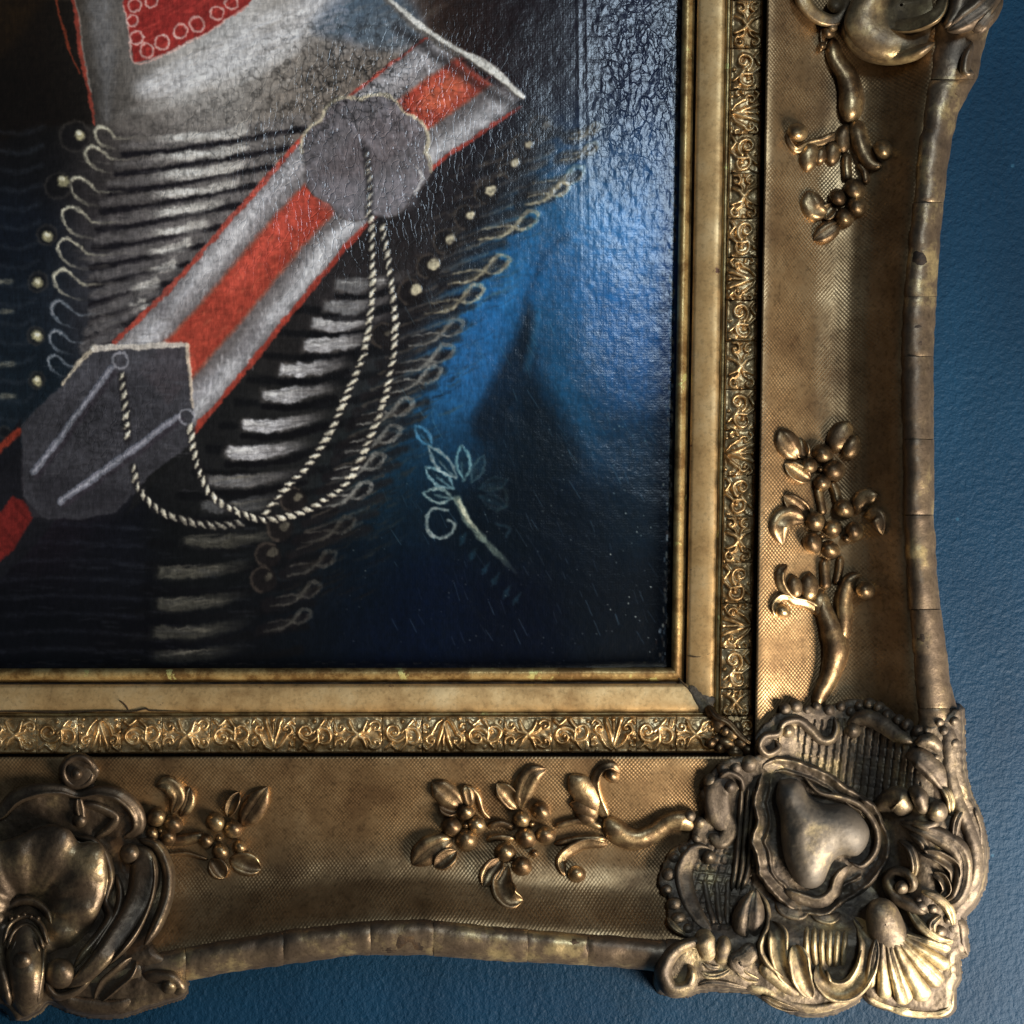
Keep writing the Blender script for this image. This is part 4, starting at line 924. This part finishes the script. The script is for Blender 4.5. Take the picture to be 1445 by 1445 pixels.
# corded jacket under/right of the sash
for k in range(20):
    y = 430 + k * 33
    xa = np.interp(y, [400, 620, 760, 940], [430, 300, 215, 180]); xb = np.interp(y, [400, 560, 700, 940], [600, 560, 480, 420])
    stroke([(xa, y + 6), ((xa + xb) / 2, y + 10), (xb, y - 8)], 6, (10, 10, 12), 0.8, 5, .1)
for (x, y, wd, br) in [(468, 455, 60, 170), (455, 485, 56, 190), (420, 520, 54, 200), (398, 556, 58, 205), (372, 598, 66, 215), (350, 637, 66, 215), (330, 676, 78, 120), (320, 712, 74, 105), (300, 762, 86, 108), (258, 806, 76, 122), (255, 850, 74, 110), (252, 890, 76, 96), (250, 925, 70, 60), (484, 430, 56, 120), (500, 400, 56, 96)]:
    c = (br, br, min(255, br * 1.03))
    if y > 740: c = (br * .72, br * .7, br * .62)
    stroke([(x - wd * .6, y + 2), (x + wd * .3, y + 3), (x + wd * 1.5, y - 16)], [9, 9, 6], (92, 88, 86) if y < 700 else (36, 36, 35), 0.75, 6, 0.5, (.1, .3))
    stroke([(x - wd * .5, y + 1), (x + wd * .2, y + 2), (x + wd * 1.3, y - 11)], [7.5, 9.5, 6], c, 0.9 if y < 660 else 0.7, 3.5, 0.5, (.06, .5), imp=.4)
    stroke([(x - wd * .45, y - 1), (x + wd * .25, y)], [3.5, 3.5], (min(255, br + 20),) * 3, 0.5 if y < 660 else .12, 2.5, .5, (.1, .5), imp=.4)
    for q in range(7):
        a0 = x + random.uniform(-.5, .5) * wd; dy = random.uniform(-6, 6); L = random.uniform(20, 60)
        stroke([(a0, y + dy), (a0 + L, y + dy - 4)], random.uniform(.6, 1.4), random.choice([(235, 235, 235), (30, 28, 30), (140, 138, 136)]) if y < 660 else (110, 106, 96), .4, 1.2, .4, (.2, .4))
    if y < 700:
        stroke([(x - wd * .45, y + 18), (x + wd * .4, y + 18), (x + wd * 1.3, y + 4)], 4, (9, 8, 10), .85, 3, .1)
for k in range(9):
    y = 740 + k * 25
    stroke([(0, y + 4), (90, y), (200, y + 6)], 2.6, (44, 46, 56), 0.4, 5, .7)
for i in range(120):
    x = random.uniform(0, 420); y = random.uniform(745, 935); stroke([(x, y), (x + random.uniform(12, 50), y + random.uniform(-3, 3))], random.uniform(.8, 2), (52, 54, 62), random.uniform(.1, .35), 2.5, .5, (.3, .3))
# sash
SL = [(600, 52), (520, 112), (430, 190), (330, 300), (235, 408), (160, 482)]
SR = [(738, 152), (680, 190), (610, 240), (520, 318), (420, 435), (345, 528), (275, 612)]
poly(SL[:] + [(128, 520), (-20, 690), (-20, 840), (40, 760), (150, 690)] + SR[::-1][0:] , (40, 38, 42), 0.9, 2)
poly([(585, 66), (520, 112), (430, 190), (330, 300), (235, 408), (160, 484), (200, 520), (270, 430), (360, 330), (440, 250), (560, 150), (640, 88)], (128, 124, 124), 0.9, 3, 0, 2.35, 0.1, (186, 184, 186))
def along(q, t):  # point across sash: q 0..1 across, t 0..1 along
    a = spline(SL, 60)[int(t * 59)]; b = spline(SR, 60)[int(t * 59)]
    return a + (b - a) * q
def bandpoly(q0, q1, t0, t1, n=12):
    ts = np.linspace(t0, t1, n); return [along(q0, t) for t in ts] + [along(q1, t) for t in ts[::-1]]
poly(bandpoly(0.03, 0.97, 0, 1), (112, 108, 110), 0.9, 4)
for q, c, al in [(0.10, (176, 176, 182), .6), (0.17, (200, 200, 206), .65), (0.23, (140, 134, 136), .5), (0.74, (96, 90, 90), .6), (0.82, (150, 150, 154), .55), (0.89, (196, 198, 204), .7)]:
    stroke([along(q, t) for t in np.linspace(0, 1, 12)], 9, c, al, 9, .45)
for q, t0, t1, c, al in [(.15, .55, .8, (226, 226, 230), .6), (.2, .85, 1, (210, 212, 220), .6), (.86, .5, .68, (216, 218, 224), .6), (.8, .85, 1., (176, 176, 186), .5), (.14, .3, .42, (84, 78, 80), .5), (.84, .34, .46, (70, 64, 66), .5), (.86, .72, .84, (84, 80, 84), .5), (.1, .82, .88, (90, 86, 90), .5)]:
    stroke([along(q, t) for t in np.linspace(t0, t1, 6)], [4, 12, 4], c, al, 12, .5, (.3, .3))
# hatch strokes on whites
for i in range(360):
    t = random.random(); q = random.choice([random.uniform(.05, .26), random.uniform(.72, .95)])
    p = along(q, t); L = random.uniform(8, 22); v = random.choice([215, 200, 90, 175])
    stroke([p, (p[0] + random.uniform(-3, 3), p[1] + L)], random.uniform(.7, 1.5), (v, v, min(255, v + 5)), 0.38, 1.4, .3, (.2, .3), imp=.25)
poly(bandpoly(0.31, 0.68, 0.0, 1.0), (156, 62, 46), 0.96, 6)
p_ = bandpoly(0.31, 0.68, 0.52, 1.0); poly(p_, (150, 60, 50), 0.35, 12)
stroke([along(.5, t) for t in (0.06, .12, .18)], [16, 22, 14], (214, 120, 84), 0.55, 20, .3)
stroke([along(.42, t) for t in (0.5, .6, .72)], [12, 16, 10], (214, 92, 76), 0.6, 14, .3)
for i in range(220):
    p = along(random.uniform(.32, .67), random.random()); stroke([p, (p[0] + random.uniform(3, 14), p[1] - random.uniform(3, 14))], random.uniform(.8, 2.2), random.choice([(200, 84, 66), (140, 44, 38), (190, 110, 84)]), .3, 2, .4, (.2, .2), imp=.3)
for q in (0.31, .68): stroke([along(q, t) for t in np.linspace(0, 1, 14)], 2.4, (130, 88, 70), 0.45, 4, .6)
stroke([along(0.015, t) for t in np.linspace(0, 1, 20)], [1.5, 3, 3.4, 3.6], (168, 62, 48), 0.92, 1.6, .25)
stroke([along(0.985, t) for t in np.linspace(0, 1, 20)], [2.6, 3, 3.6, 4], (160, 58, 44), 0.92, 1.6, .25)
# sash end, lower left (below plaque)
poly([(30, 590), (30, 690), (45, 730), (80, 732), (40, 780), (-10, 830), (-10, 640)], (20, 20, 24), 0.9, 3)
stroke([(-10, 640), (12, 622), (28, 608)], 5, (150, 54, 36), 0.85, 3, .2)
poly([(-10, 735), (18, 700), (34, 706), (46, 730), (20, 775), (-10, 800)], (104, 30, 26), 0.85, 3, 0, .8, 0, (70, 22, 20))
poly([(205, 650), (272, 612), (240, 660), (180, 725)], (20, 20, 20), 0.8, 5)
# white shoulder cord
stroke([(545, -2), (590, 38), (640, 70), (690, 98), (735, 136)], [4, 7, 6, 7, 4], (92, 88, 84), 0.9, 5, .2)
stroke([(548, -4), (590, 34), (640, 66), (690, 95), (738, 136)], [2.5, 4.5, 3.5, 6, 2.5], (222, 222, 216), 0.95, 2.4, .25, imp=1)
stroke([(560, 40), (620, 82), (690, 130), (750, 160)], 7, (22, 18, 18), 0.6, 10, .1)
# medallion
ctrs = []
a_ = np.linspace(0, 2 * pi, 90, endpoint=False)
rr_ = 84 + 5 * np.abs(np.sin(a_ * 4 + .4)) * 2
med = [(517 + r * math.cos(a), 222 + r * .97 * math.sin(a)) for a, r in zip(a_, rr_)]
poly(med, (98, 94, 98), 0.97, 2, 0, 1.2, -0.1, (122, 119, 126))
poly([(440, 250), (595, 250), (585, 290), (517, 312), (455, 290)], (128, 126, 134), 0.5, 14)
ma = np.array(med)
k0 = [i for i in range(90) if -178 < math.degrees(math.atan2(med[i][1] - 222, med[i][0] - 517)) < 12]
k0.sort(key=lambda i: math.degrees(math.atan2(med[i][1] - 222, med[i][0] - 517)))
stroke([med[i] for i in k0], [2.0, 2.4, 2.2, 2.8], (206, 196, 168), 0.9, 1.6, .3, n=160, imp=.8)
stroke([med[i] for i in range(0, 45)], 1.2, (70, 64, 62), .6, 2.5, .3, n=120)
stroke([(588, 235), (596, 252), (586, 275)], [1, 3, 1], (205, 204, 206), .8, 2, .2)
# black corded fringe with buttons on the right
for k in range(26):
    t = k / 25.0
    x = 770 - 270 * t ** 0.95; y = 190 + 560 * t
    stroke([(x - 90, y + 34), (x - 30, y + 12), (x + 20, y - 4)], 6, (22, 19, 20), .75, 6, .2)
    stroke([(x - 80, y + 24), (x - 30, y + 4), (x + 10, y - 12)], 1.8, (92, 84, 74), .5, 2.4, .5)
loops = [(845, 178, .5), (842, 205, .6), (822, 240, .9), (800, 262, .7), (758, 303, 1), (716, 366, 1), (680, 408, .95), (652, 456, .9), (638, 492, .95), (620, 522, .9), (580, 568, .9), (563, 606, .9), (540, 645, .85), (522, 686, .85), (498, 735, .85), (472, 783, .8), (450, 826, .8), (436, 864, .75)]
for i, (x, y, s) in enumerate(loops):
    c = (176, 168, 142) if y < 420 else ((132, 132, 128) if y < 700 else (84, 82, 76))
    al = .8 if y < 700 else .6
    if y < 250: al = .5
    dx, dy = -70 * s, 38 * s
    stroke([(x + dx * 1.3, y + dy * .9), (x + dx * .5, y + dy * .5), (x + dx * .12, y + dy * .22)], [9, 9, 6], (17, 15, 17), .8, 4, .2)
    for o in (-2.2, 2.4): stroke([(x + dx * 1.3, y + dy * .95 + o), (x + dx * .65, y + dy * .65 + o), (x + dx * .3, y + dy * .2 + o), (x - 14 * s, y - 2 * s + o)], [2.2, 2.6, 2.6, 1], tuple(np.array(c) * .6), al * .6, 2.2, .5, (.3, .3))
    stroke([(x + dx * 1.2, y + dy * .95), (x + dx * .65, y + dy * .75), (x + dx * .3, y + dy * .05), (x - 12 * s, y - 6 * s), (x + 2, y - 2 * s), (x - 4 * s, y + 12 * s), (x + dx * .3, y + dy * .55), (x + dx * .6, y + dy * .4), (x + dx * 1.1, y + dy * .55)], [1.2, 2.2, 2.8, 2.8, 3.0, 2.8, 2.2, 1.8, 1], c, al, 2.0, .5, imp=.8)
bt = [(770, 178, 6, .3), (747, 203, 7, .8), (728, 230, 7, .95), (694, 268, 8, 1), (665, 304, 8, 1), (636, 338, 8, 1), (612, 373, 8.5, 1), (586, 409, 8.5, 1), (548, 470, 5, .3), (420, 702, 6, .4), (402, 742, 7, .3), (385, 780, 7, .3), (378, 815, 6, .25)]
for (x, y, r, al) in bt:
    stroke([(x - 7, y + 3), (x - 6.9, y + 3)], 19, (22, 19, 19), .85, 4)
    stroke(arc(x - 7, y + 3, 17, 100, 300, 14), 1.8, (92, 82, 72), .5, 2.5, .3)
    r *= random.uniform(.62, .8)
    stroke([(x - 1.5, y + 1), (x + 1.5, y - 1.5)], r, (214, 206, 176), al * .95, 3.0, .25, imp=1.2 * al)
for i in range(420):
    t = random.random(); y = 215 + 640 * t; xr = 775 - 300 * t ** .95 + 20; x = xr - random.uniform(0, 150 if y < 400 else 110)
    if x < np.interp(y, [200, 330, 620, 900], [650, 520, 300, 300]): continue
    L = random.uniform(14, 55)
    b_ = max(.25, 1 - t * .75)
    stroke([(x, y), (x + L * .5, y - L * .15), (x + L, y - L * .45)], random.uniform(.6, 2.4), random.choice([(96 * b_, 88 * b_, 78 * b_), (14, 12, 14), (70 * b_, 62 * b_, 56 * b_), (128 * b_, 120 * b_, 104 * b_)]), random.uniform(.15, .5), 1.6, .5, (.3, .3), imp=.3)
for i in range(160):
    x = random.uniform(95, 210); y = random.uniform(190, 560); L = random.uniform(20, 60)
    stroke([(x, y), (x + L, y + random.uniform(-4, 4))], random.uniform(.6, 1.8), random.choice([(110, 106, 100), (26, 24, 28), (76, 74, 76)]), random.uniform(.15, .4), 1.8, .5, (.3, .3))
# plaque
plq = [(86, 545), (133, 490), (265, 484), (273, 580), (274, 624), (215, 668), (165, 722), (120, 733), (60, 732), (34, 700), (30, 600), (52, 575)]
poly(plq, (56, 55, 60), 0.97, 2.5, 0, .1, -0.2, (72, 71, 77))
poly([(34, 660), (60, 732), (165, 726), (200, 690)], (34, 33, 37), .6, 22)
stroke([(90, 560), (150, 520), (250, 510)], [14, 20, 14], (92, 90, 98), .4, 22, .3)
for q in range(60):
    x = random.uniform(50, 255); y = random.uniform(505, 700); stroke([(x, y), (x + random.uniform(10, 40), y + random.uniform(-5, 5))], random.uniform(.5, 1.2), random.choice([(36, 34, 38), (96, 94, 100)]), .35, 1.4, .4, (.3, .3))
stroke([(88, 541), (112, 510), (134, 491)], [1.8, 3, 3.5], (214, 200, 176), .9, 1.6, .3, imp=1)
stroke([(133, 492), (200, 489), (262, 486)], [4, 4.4, 3.6], (214, 206, 196), .95, 1.8, .25, imp=1.2)
stroke([(264, 486), (268, 530), (272, 575)], [3.4, 2.4, 1.2], (208, 192, 172), .9, 1.6, .25, imp=1)
for a, b in [((157, 520), (47, 667)), ((250, 588), (86, 707))]:
    stroke([(a[0] + 5, a[1] + 6), (b[0] + 5, b[1] + 6)], 4, (50, 45, 52), .7, 4)
    stroke([a, b], 5, (116, 116, 128), .95, 1.6, .3, imp=1); stroke([a, b], 1.4, (172, 174, 184), .7, 1.5, .3)
for cx, cy in [(170, 509), (263, 589)]:
    stroke(arc(cx, cy, 11, 0, 360, 20), 1.7, (156, 156, 166), .9, 1.4, .3, imp=.8)
# twisted cords
def cord(pts, step=13.5, s=1.0, dim=None):
    sp = spline(pts, 400); L = np.concatenate([[0], np.cumsum(np.linalg.norm(np.diff(sp, axis=0), axis=1))])
    stroke(pts, 6 * s, (26, 24, 26), .75, 5, n=60)
    q = 0; i = 0
    while q < L[-1]:
        j = min(np.searchsorted(L, q), 398); p = sp[j]; tg = sp[j + 1] - sp[max(0, j - 1)]; tg /= np.linalg.norm(tg) + 1e-9
        an = math.atan2(tg[1], tg[0]) + 0.62
        v = np.array([math.cos(an), math.sin(an)]) * 7.2 * s
        al = .95 if dim is None else dim(q / L[-1])
        w = random.uniform(0.62, 1.12); v = v * random.uniform(.8, 1.1)
        stroke([p - v, p + v * 0, p + v], np.array([1.4, 3.9, 1.4]) * s * w, random.choice([(178, 172, 156), (150, 144, 130), (196, 190, 172)]), al, 1.4, .15, imp=1.6)
        stroke([p - v * .5 + (0.6, -1), p + v * .3 + (.6, -1)], np.array([1.2, 1.6]) * s, (238, 234, 216), al * .8, 1.5, .1, imp=.6)
        q += step * s; i += 1
cord([(172, 530), (177, 575), (180, 620)], 14)
cord([(188, 660), (196, 690), (222, 718), (262, 735), (300, 741), (338, 738)], 13.5, 1, lambda t: .95 - .45 * t)
cord([(268, 604), (276, 650), (292, 690), (325, 718), (365, 732), (400, 730), (440, 716), (484, 686), (512, 640), (533, 590), (552, 520), (558, 455), (552, 400), (545, 350), (538, 310)], 13)
cord([(376, 722), (402, 690), (440, 650), (470, 600), (492, 550), (512, 500), (522, 445), (526, 390), (525, 345), (524, 305)], 13)
cord([(520, 300), (521, 260), (516, 212)], 13, .9, lambda t: .75 - .5 * t)
# fleuron on the cloak
fc = (158, 168, 168)
def petal(a, b, w, col, al=.85):
    a = np.array(a, float); b = np.array(b, float); v = b - a; nn = np.array([-v[1], v[0]]) / np.linalg.norm(v) * w
    for s in (-1, 1): stroke([a, a + v * .35 + nn * s * .9, a + v * .7 + nn * s * .8, b], [1.2, 2.2, 2.2, 1], col, al, 1.8, .35, imp=.6)
for a, b, w, c, al in [((610, 630), (586, 601), 8, (104, 150, 184), .7), ((644, 676), (604, 630), 10, fc, .8), ((640, 690), (600, 660), 10, (160, 186, 192), .85), ((655, 678), (652, 628), 10, (132, 160, 164), .8),
                      ((666, 680), (683, 642), 8, (74, 92, 98), .55), ((640, 704), (597, 695), 10, (150, 168, 166), .85), ((676, 690), (716, 678), 9, (34, 52, 60), .5), ((676, 700), (716, 716), 9, (30, 46, 54), .45)]:
    petal(a, b, w, c, al)
    m_ = ((a[0] + b[0]) / 2, (a[1] + b[1]) / 2)
    stroke([a, m_, b], [2, 5, 1], (18, 34, 44), .5, 3); stroke([(a[0] - 2, a[1]), (m_[0] - 3, m_[1] - 1)], 1.5, c, al * .6, 2, .4)
stroke([(632, 720), (612, 718), (602, 732), (606, 752), (622, 760), (638, 752), (642, 740), (632, 734)], [1.2, 2.4, 3.2, 3, 2.6, 2.4, 2, 1.2], (150, 160, 158), .85, 2, .35, imp=.6)
stroke([(646, 706), (662, 738), (688, 768), (716, 796), (734, 816)], [5, 6, 5, 4, 1], (104, 116, 108), .85, 3.5, .45, (0, .5)); stroke([(648, 708), (660, 732), (682, 758)], [2.2, 2.8, 1.5], (196, 200, 178), .85, 2, .3, (0, .5), imp=1)
for (x, y) in [(650, 764), (664, 786), (682, 806), (696, 820), (712, 838), (726, 848)]: stroke([(x + 8, y - 12), (x + 2, y - 2), (x - 2, y + 6)], [1, 4.5, 1], (24, 46, 58), .7, 3, .4)
stroke([(690, 690), (712, 690), (716, 712), (700, 722)], 2, (30, 42, 46), .6, 3); 
stroke([(700, 740), (718, 745), (714, 758)], 2, (30, 46, 56), .6, 3)
# cloak folds (painted drapery)
stroke([(745, 430), (738, 480), (715, 540), (690, 600)], [4, 12, 20, 24], (5, 14, 24), .75, 16)
stroke([(748, 450), (745, 510), (750, 570), (790, 650)], [5, 10, 18, 26], (4, 12, 20), .6, 18)
stroke([(760, 440), (752, 480), (744, 520)], 5, (40, 88, 118), .35, 8)
stroke([(775, 480), (795, 540), (830, 610), (850, 680)], [10, 14, 14, 8], (22, 70, 104), .4, 20, 0, (.2, .4))
stroke([(760, 330), (735, 370), (715, 430)], [6, 12, 8], (60, 118, 168), .25, 14)
stroke([(800, 330), (770, 360), (745, 420)], 4, (14, 44, 72), .5, 8)
# hand-painted wobble of every edge
def warp_img(A, amp, sc_, seed):
    u = np.clip(XX + amp * vnoise(XX, YY, sc_, seed, 2), 0, W_ - 1.01); v = np.clip(YY + amp * vnoise(XX, YY, sc_, seed + 1, 2), 0, H_ - 1.01)
    i = u.astype(int); j = v.astype(int); a = u - i; b = v - j
    if A.ndim == 3: a = a[..., None]; b = b[..., None]
    return (A[j, i] * (1 - a) + A[j, i + 1] * a) * (1 - b) + (A[j + 1, i] * (1 - a) + A[j + 1, i + 1] * a) * b
img = warp_img(img, 1.6, 22, 501); hgt = warp_img(hgt, 1.6, 22, 501)
img = warp_img(img, 1.5, 4, 511); hgt = warp_img(hgt, 1.5, 4, 511)
mk = np.clip(np.exp(-(((XX - 500) / 150) ** 2 + ((YY - 110) / 90) ** 2)) + .5 * np.exp(-(((XX - 300) / 160) ** 2 + ((YY - 230) / 120) ** 2)) + .5 * np.exp(-(((XX - 150) / 90) ** 2 + ((YY - 610) / 90) ** 2)), 0, 1)
rg = 1 - np.abs(vnoise(XX, YY, 15, 521, 3)) * 2.2
rg2 = 1 - np.abs(vnoise(XX * 1.4, YY, 9, 523, 2)) * 2.4
img *= (1 - .55 * mk * np.clip((rg - .72) / .28, 0, 1) - .35 * mk * np.clip((rg2 - .75) / .25, 0, 1))[..., None]
img *= 1 + (.22 * mk * vnoise(XX, YY, 7, 525, 3))[..., None]
# general brush texture + scratches + flecks
fine = vnoise(XX, YY * 0.35, 3.2, 301, 3); warp = vnoise(XX * .4, YY, 4.0, 302, 3)
img *= (1 + 0.20 * fine[..., None] + 0.14 * warp[..., None] + 0.10 * vnoise(XX, YY, 60, 303, 3)[..., None])
for i in range(170):
    x = random.uniform(540, 945); y = random.uniform(380, 900); L = random.uniform(6, 26)
    stroke([(x, y), (x + L * random.uniform(.3, .7), y + L)], .5, (110, 140, 160), random.uniform(.08, .3), 1)
for i in range(240):
    x = random.uniform(480, 945); y = random.uniform(600, 938)
    stroke([(x, y), (x + .1, y)], random.uniform(.4, 1.1), (190, 196, 190), random.uniform(.1, .6) * (0.5 + (x > 860)), 1)
for i in range(520):   # rubbed right-hand and corner edge
    y = random.uniform(0, 940); x = 962 - 0.0165 * y - abs(random.gauss(0, 4)) - 3
    if y > 860: x -= abs(random.gauss(0, 14)) * (y - 860) / 80
    c = random.choice([(196, 184, 160), (120, 108, 92), (60, 40, 34), (214, 214, 210)])
    stroke([(x, y), (x + random.uniform(-.5, .5), y + random.uniform(1, 7))], random.uniform(.5, 1.6), c, random.uniform(.2, .8), 1.2)
for i in range(60):
    y = 938 - abs(random.gauss(0, 2)); x = random.uniform(0, 945); stroke([(x, y), (x + random.uniform(2, 12), y)], .8, (60, 50, 44), .4, 1.2)
img = np.clip(img, 0, 1)

# mesh for the canvas: fine grid carrying the paint as a colour attribute and the paint relief as geometry
stp = 1.2
gx = np.arange(-60, 968, stp); gy = np.arange(-60, 950, stp)
GX, GY = np.meshgrid(gx, gy)
def samp(A):
    ix = np.clip(GX, 0, W_ - 1.001); iy = np.clip(GY, 0, H_ - 1.001)
    i = ix.astype(int); j = iy.astype(int); u = ix - i; v = iy - j
    if A.ndim == 3: u = u[..., None]; v = v[..., None]
    return (A[j, i] * (1 - u) + A[j, i + 1] * u) * (1 - v) + (A[j + 1, i] * (1 - u) + A[j + 1, i + 1] * u) * v
colg = samp(img); hg = samp(hgt)
GAIN = 1.14
blu = np.clip((colg[..., 2:3] - colg[..., 0:1]) * 5, 0, 1) * (colg[..., 0:1] < .42); colg = colg * (1 + blu * (np.array([0.80, 0.96, 0.99]) - 1))
lin = np.where(colg <= 0.04045, colg / 12.92, ((colg + 0.055) / 1.055) ** 2.4) * GAIN
lin = np.minimum(lin, 0.55 + 0.3 * np.tanh(np.clip(lin - .55, 0, 9) / .3))
Zc = 0.35 * np.clip(hg, 0, 4) + vnoise(GX, GY, 90, 401, 3) * 1.4 + vnoise(GX, GY, 14, 402, 2) * 0.14
Zc += -0.0 * GX
ex = GX - 806 - 0.012 * GY + 5 * vnoise(GX, GY, 160, 407, 2)
Zc -= 0.052 * 14 * np.log1p(np.exp(np.clip(ex / 14, -30, 30)))       # canvas falls away past the stretcher bar
Zc += (0.35 * np.exp(-((GX - 816 - 0.01 * GY) / 3) ** 2) + 0.25 * np.exp(-((GX - 828 - 0.012 * GY) / 2.4) ** 2)) * np.clip(1.2 - GY / 420, 0, 1)
wm_ = np.clip((GX - 800) / 60, 0, 1) * np.clip(1.25 - GY / 480, 0, 1) + .7 * np.exp(-(((GX - 500) / 130) ** 2 + ((GY - 130) / 120) ** 2))
Zc += wm_ * (0.5 * (1 - np.abs(vnoise(GX, GY * .8, 13, 404, 3)) * 2) + 0.5 * vnoise(GX * 1.5, GY * .7, 9, 405, 2))
painting = empty('painting', (0, 0.012, 0), None, 'cracked oil painting of a corded military jacket, red sash and blue cloak', 'painting')

def canvas_mat():
    m = bpy.data.materials.new('varnished_oil_paint'); nt, b = nodes(m); N = nt.nodes.new; L = nt.links.new
    at = N('ShaderNodeAttribute'); at.attribute_name = 'paint'
    geo = N('ShaderNodeNewGeometry')
    L(at.outputs['Color'], b.inputs['Base Color'])
    b.inputs['Roughness'].default_value = 0.24
    b.inputs['Specular IOR Level'].default_value = 0.5
    n1 = N('ShaderNodeTexNoise'); n1.inputs['Scale'].default_value = 210; n1.inputs['Detail'].default_value = 5; n1.inputs['Roughness'].default_value = 0.6
    L(geo.outputs['Position'], n1.inputs['Vector'])
    mp = N('ShaderNodeMapping'); mp.inputs['Scale'].default_value = (1.5, 1, 0.55); L(geo.outputs['Position'], mp.inputs[0])
    v = N('ShaderNodeTexVoronoi'); v.feature = 'DISTANCE_TO_EDGE'; v.inputs['Scale'].default_value = 150; 
    wn = N('ShaderNodeTexNoise'); wn.inputs['Scale'].default_value = 60; wn.inputs['Detail'].default_value = 3; L(geo.outputs['Position'], wn.inputs['Vector'])
    ad = N('ShaderNodeVectorMath'); ad.operation = 'MULTIPLY_ADD'; L(wn.outputs['Color'], ad.inputs[0]); ad.inputs[1].default_value = (0.02, 0.02, 0.02); L(mp.outputs[0], ad.inputs[2])
    L(ad.outputs[0], v.inputs['Vector'])
    mr = N('ShaderNodeMapRange'); mr.inputs[1].default_value = 0.0; mr.inputs[2].default_value = 0.07; L(v.outputs['Distance'], mr.inputs[0])
    # cracks only in patches
    pn = N('ShaderNodeTexNoise'); pn.inputs['Scale'].default_value = 9; pn.inputs['Detail'].default_value = 2; L(geo.outputs['Position'], pn.inputs['Vector'])
    ca_ = N('ShaderNodeAttribute'); ca_.attribute_name = 'crackle'
    pr = N('ShaderNodeMapRange'); pr.inputs[1].default_value = 0.35; pr.inputs[2].default_value = 0.65; pr.inputs[3].default_value = 0.35; L(pn.outputs['Fac'], pr.inputs[0])
    pz = N('ShaderNodeMath'); pz.operation = 'MULTIPLY'; L(pr.outputs[0], pz.inputs[0]); L(ca_.outputs['Fac'], pz.inputs[1]); pr = pz
    b1 = N('ShaderNodeBump'); b1.inputs['Distance'].default_value = 0.0006; L(mr.outputs[0], b1.inputs['Height'])
    st = N('ShaderNodeMath'); st.operation = 'MULTIPLY'; L(pr.outputs[0], st.inputs[0]); st.inputs[1].default_value = 0.5; L(st.outputs[0], b1.inputs['Strength'])
    b2 = N('ShaderNodeBump'); b2.inputs['Distance'].default_value = 0.0007; b2.inputs['Strength'].default_value = 0.4; L(n1.outputs['Fac'], b2.inputs['Height']); L(b1.outputs[0], b2.inputs['Normal'])
    # canvas weave
    sep = N('ShaderNodeSeparateXYZ'); L(geo.outputs['Position'], sep.inputs[0])
    def mm(op, a, c):
        q = N('ShaderNodeMath'); q.operation = op
        L(a, q.inputs[0])
        if isinstance(c, float): q.inputs[1].default_value = c
        elif c is not None: L(c, q.inputs[1])
        return q.outputs[0]
    kk = 2 * pi / (3.6 * S)
    s1 = mm('SINE', mm('MULTIPLY', sep.outputs[0], kk), None); s2 = mm('SINE', mm('MULTIPLY', sep.outputs[2], kk), None)
    b3 = N('ShaderNodeBump'); b3.inputs['Distance'].default_value = 0.00006; b3.inputs['Strength'].default_value = 0.06; L(mm('ADD', s1, s2), b3.inputs['Height']); L(b2.outputs[0], b3.inputs['Normal'])
    L(b3.outputs[0], b.inputs['Normal'])
    return m
M_CANVAS = canvas_mat()
cv = mesh_obj('canvas', P(GX, GY, Zc - 1).reshape(-1, 3), grid_faces(*GX.shape), M_CANVAS, painting)
ck = np.clip(np.exp(-(((GX - 500) / 190) ** 2 + ((GY - 190) / 190) ** 2)) + .8 * np.exp(-(((GX - 900) / 60) ** 2 + ((GY - 120) / 150) ** 2)) + .45 * np.exp(-(((GX - 150) / 130) ** 2 + ((GY - 600) / 120) ** 2)) + .3 * np.exp(-(((GX - 250) / 180) ** 2 + ((GY - 300) / 200) ** 2)) + 0.03, 0, 1)
cc_ = cv.data.attributes.new('crackle', 'FLOAT', 'POINT'); cc_.data.foreach_set('value', ck.astype(np.float32).ravel())
ca = cv.data.color_attributes.new('paint', 'FLOAT_COLOR', 'POINT')
ca.data.foreach_set('color', np.concatenate([lin, np.ones(lin.shape[:2] + (1,))], -1).astype(np.float32).ravel())
# stretcher behind the canvas
M_WOOD = gilt('stretcher_pine', (0.2, 0.13, 0.07), (0.3, 0.2, 0.11), (0.36, 0.25, 0.14), metal=0, rough=(.6, .8))
def box(name, x0, x1, y0, y1, h0, h1, mat, parent):
    c = [(x, y, h) for h in (h0, h1) for (x, y) in ((x0, y0), (x1, y0), (x1, y1), (x0, y1))]
    V = np.array([P(*q) for q in c]); Fq = np.array([[0, 1, 2, 3], [7, 6, 5, 4], [0, 4, 5, 1], [1, 5, 6, 2], [2, 6, 7, 3], [3, 7, 4, 0]])
    return mesh_obj(name, V, Fq, mat, parent, smooth=False)
box('stretcher_bar', 830, 985, -60, 962, -40, -12, M_WOOD, painting)
box('stretcher_bar', -60, 829, 850, 962, -40, -12, M_WOOD, painting)
box('back_board', 975, 1290, -60, 1330, -44, 2, M_WOOD, frame); box('back_board', -60, 974, 963, 1300, -44, 2, M_WOOD, frame)

# normals: make every open sheet face the viewer (-Y)
for o in sc.objects:
    if o.type != 'MESH' or o.name.startswith(('wall', 'stretcher', 'back')): continue
    me = o.data; n = len(me.polygons)
    a = np.empty(n * 3, np.float32); me.polygons.foreach_get('normal', a); ar = np.empty(n, np.float32); me.polygons.foreach_get('area', ar)
    if (a.reshape(-1, 3)[:, 1] * ar).sum() > 0: me.flip_normals()
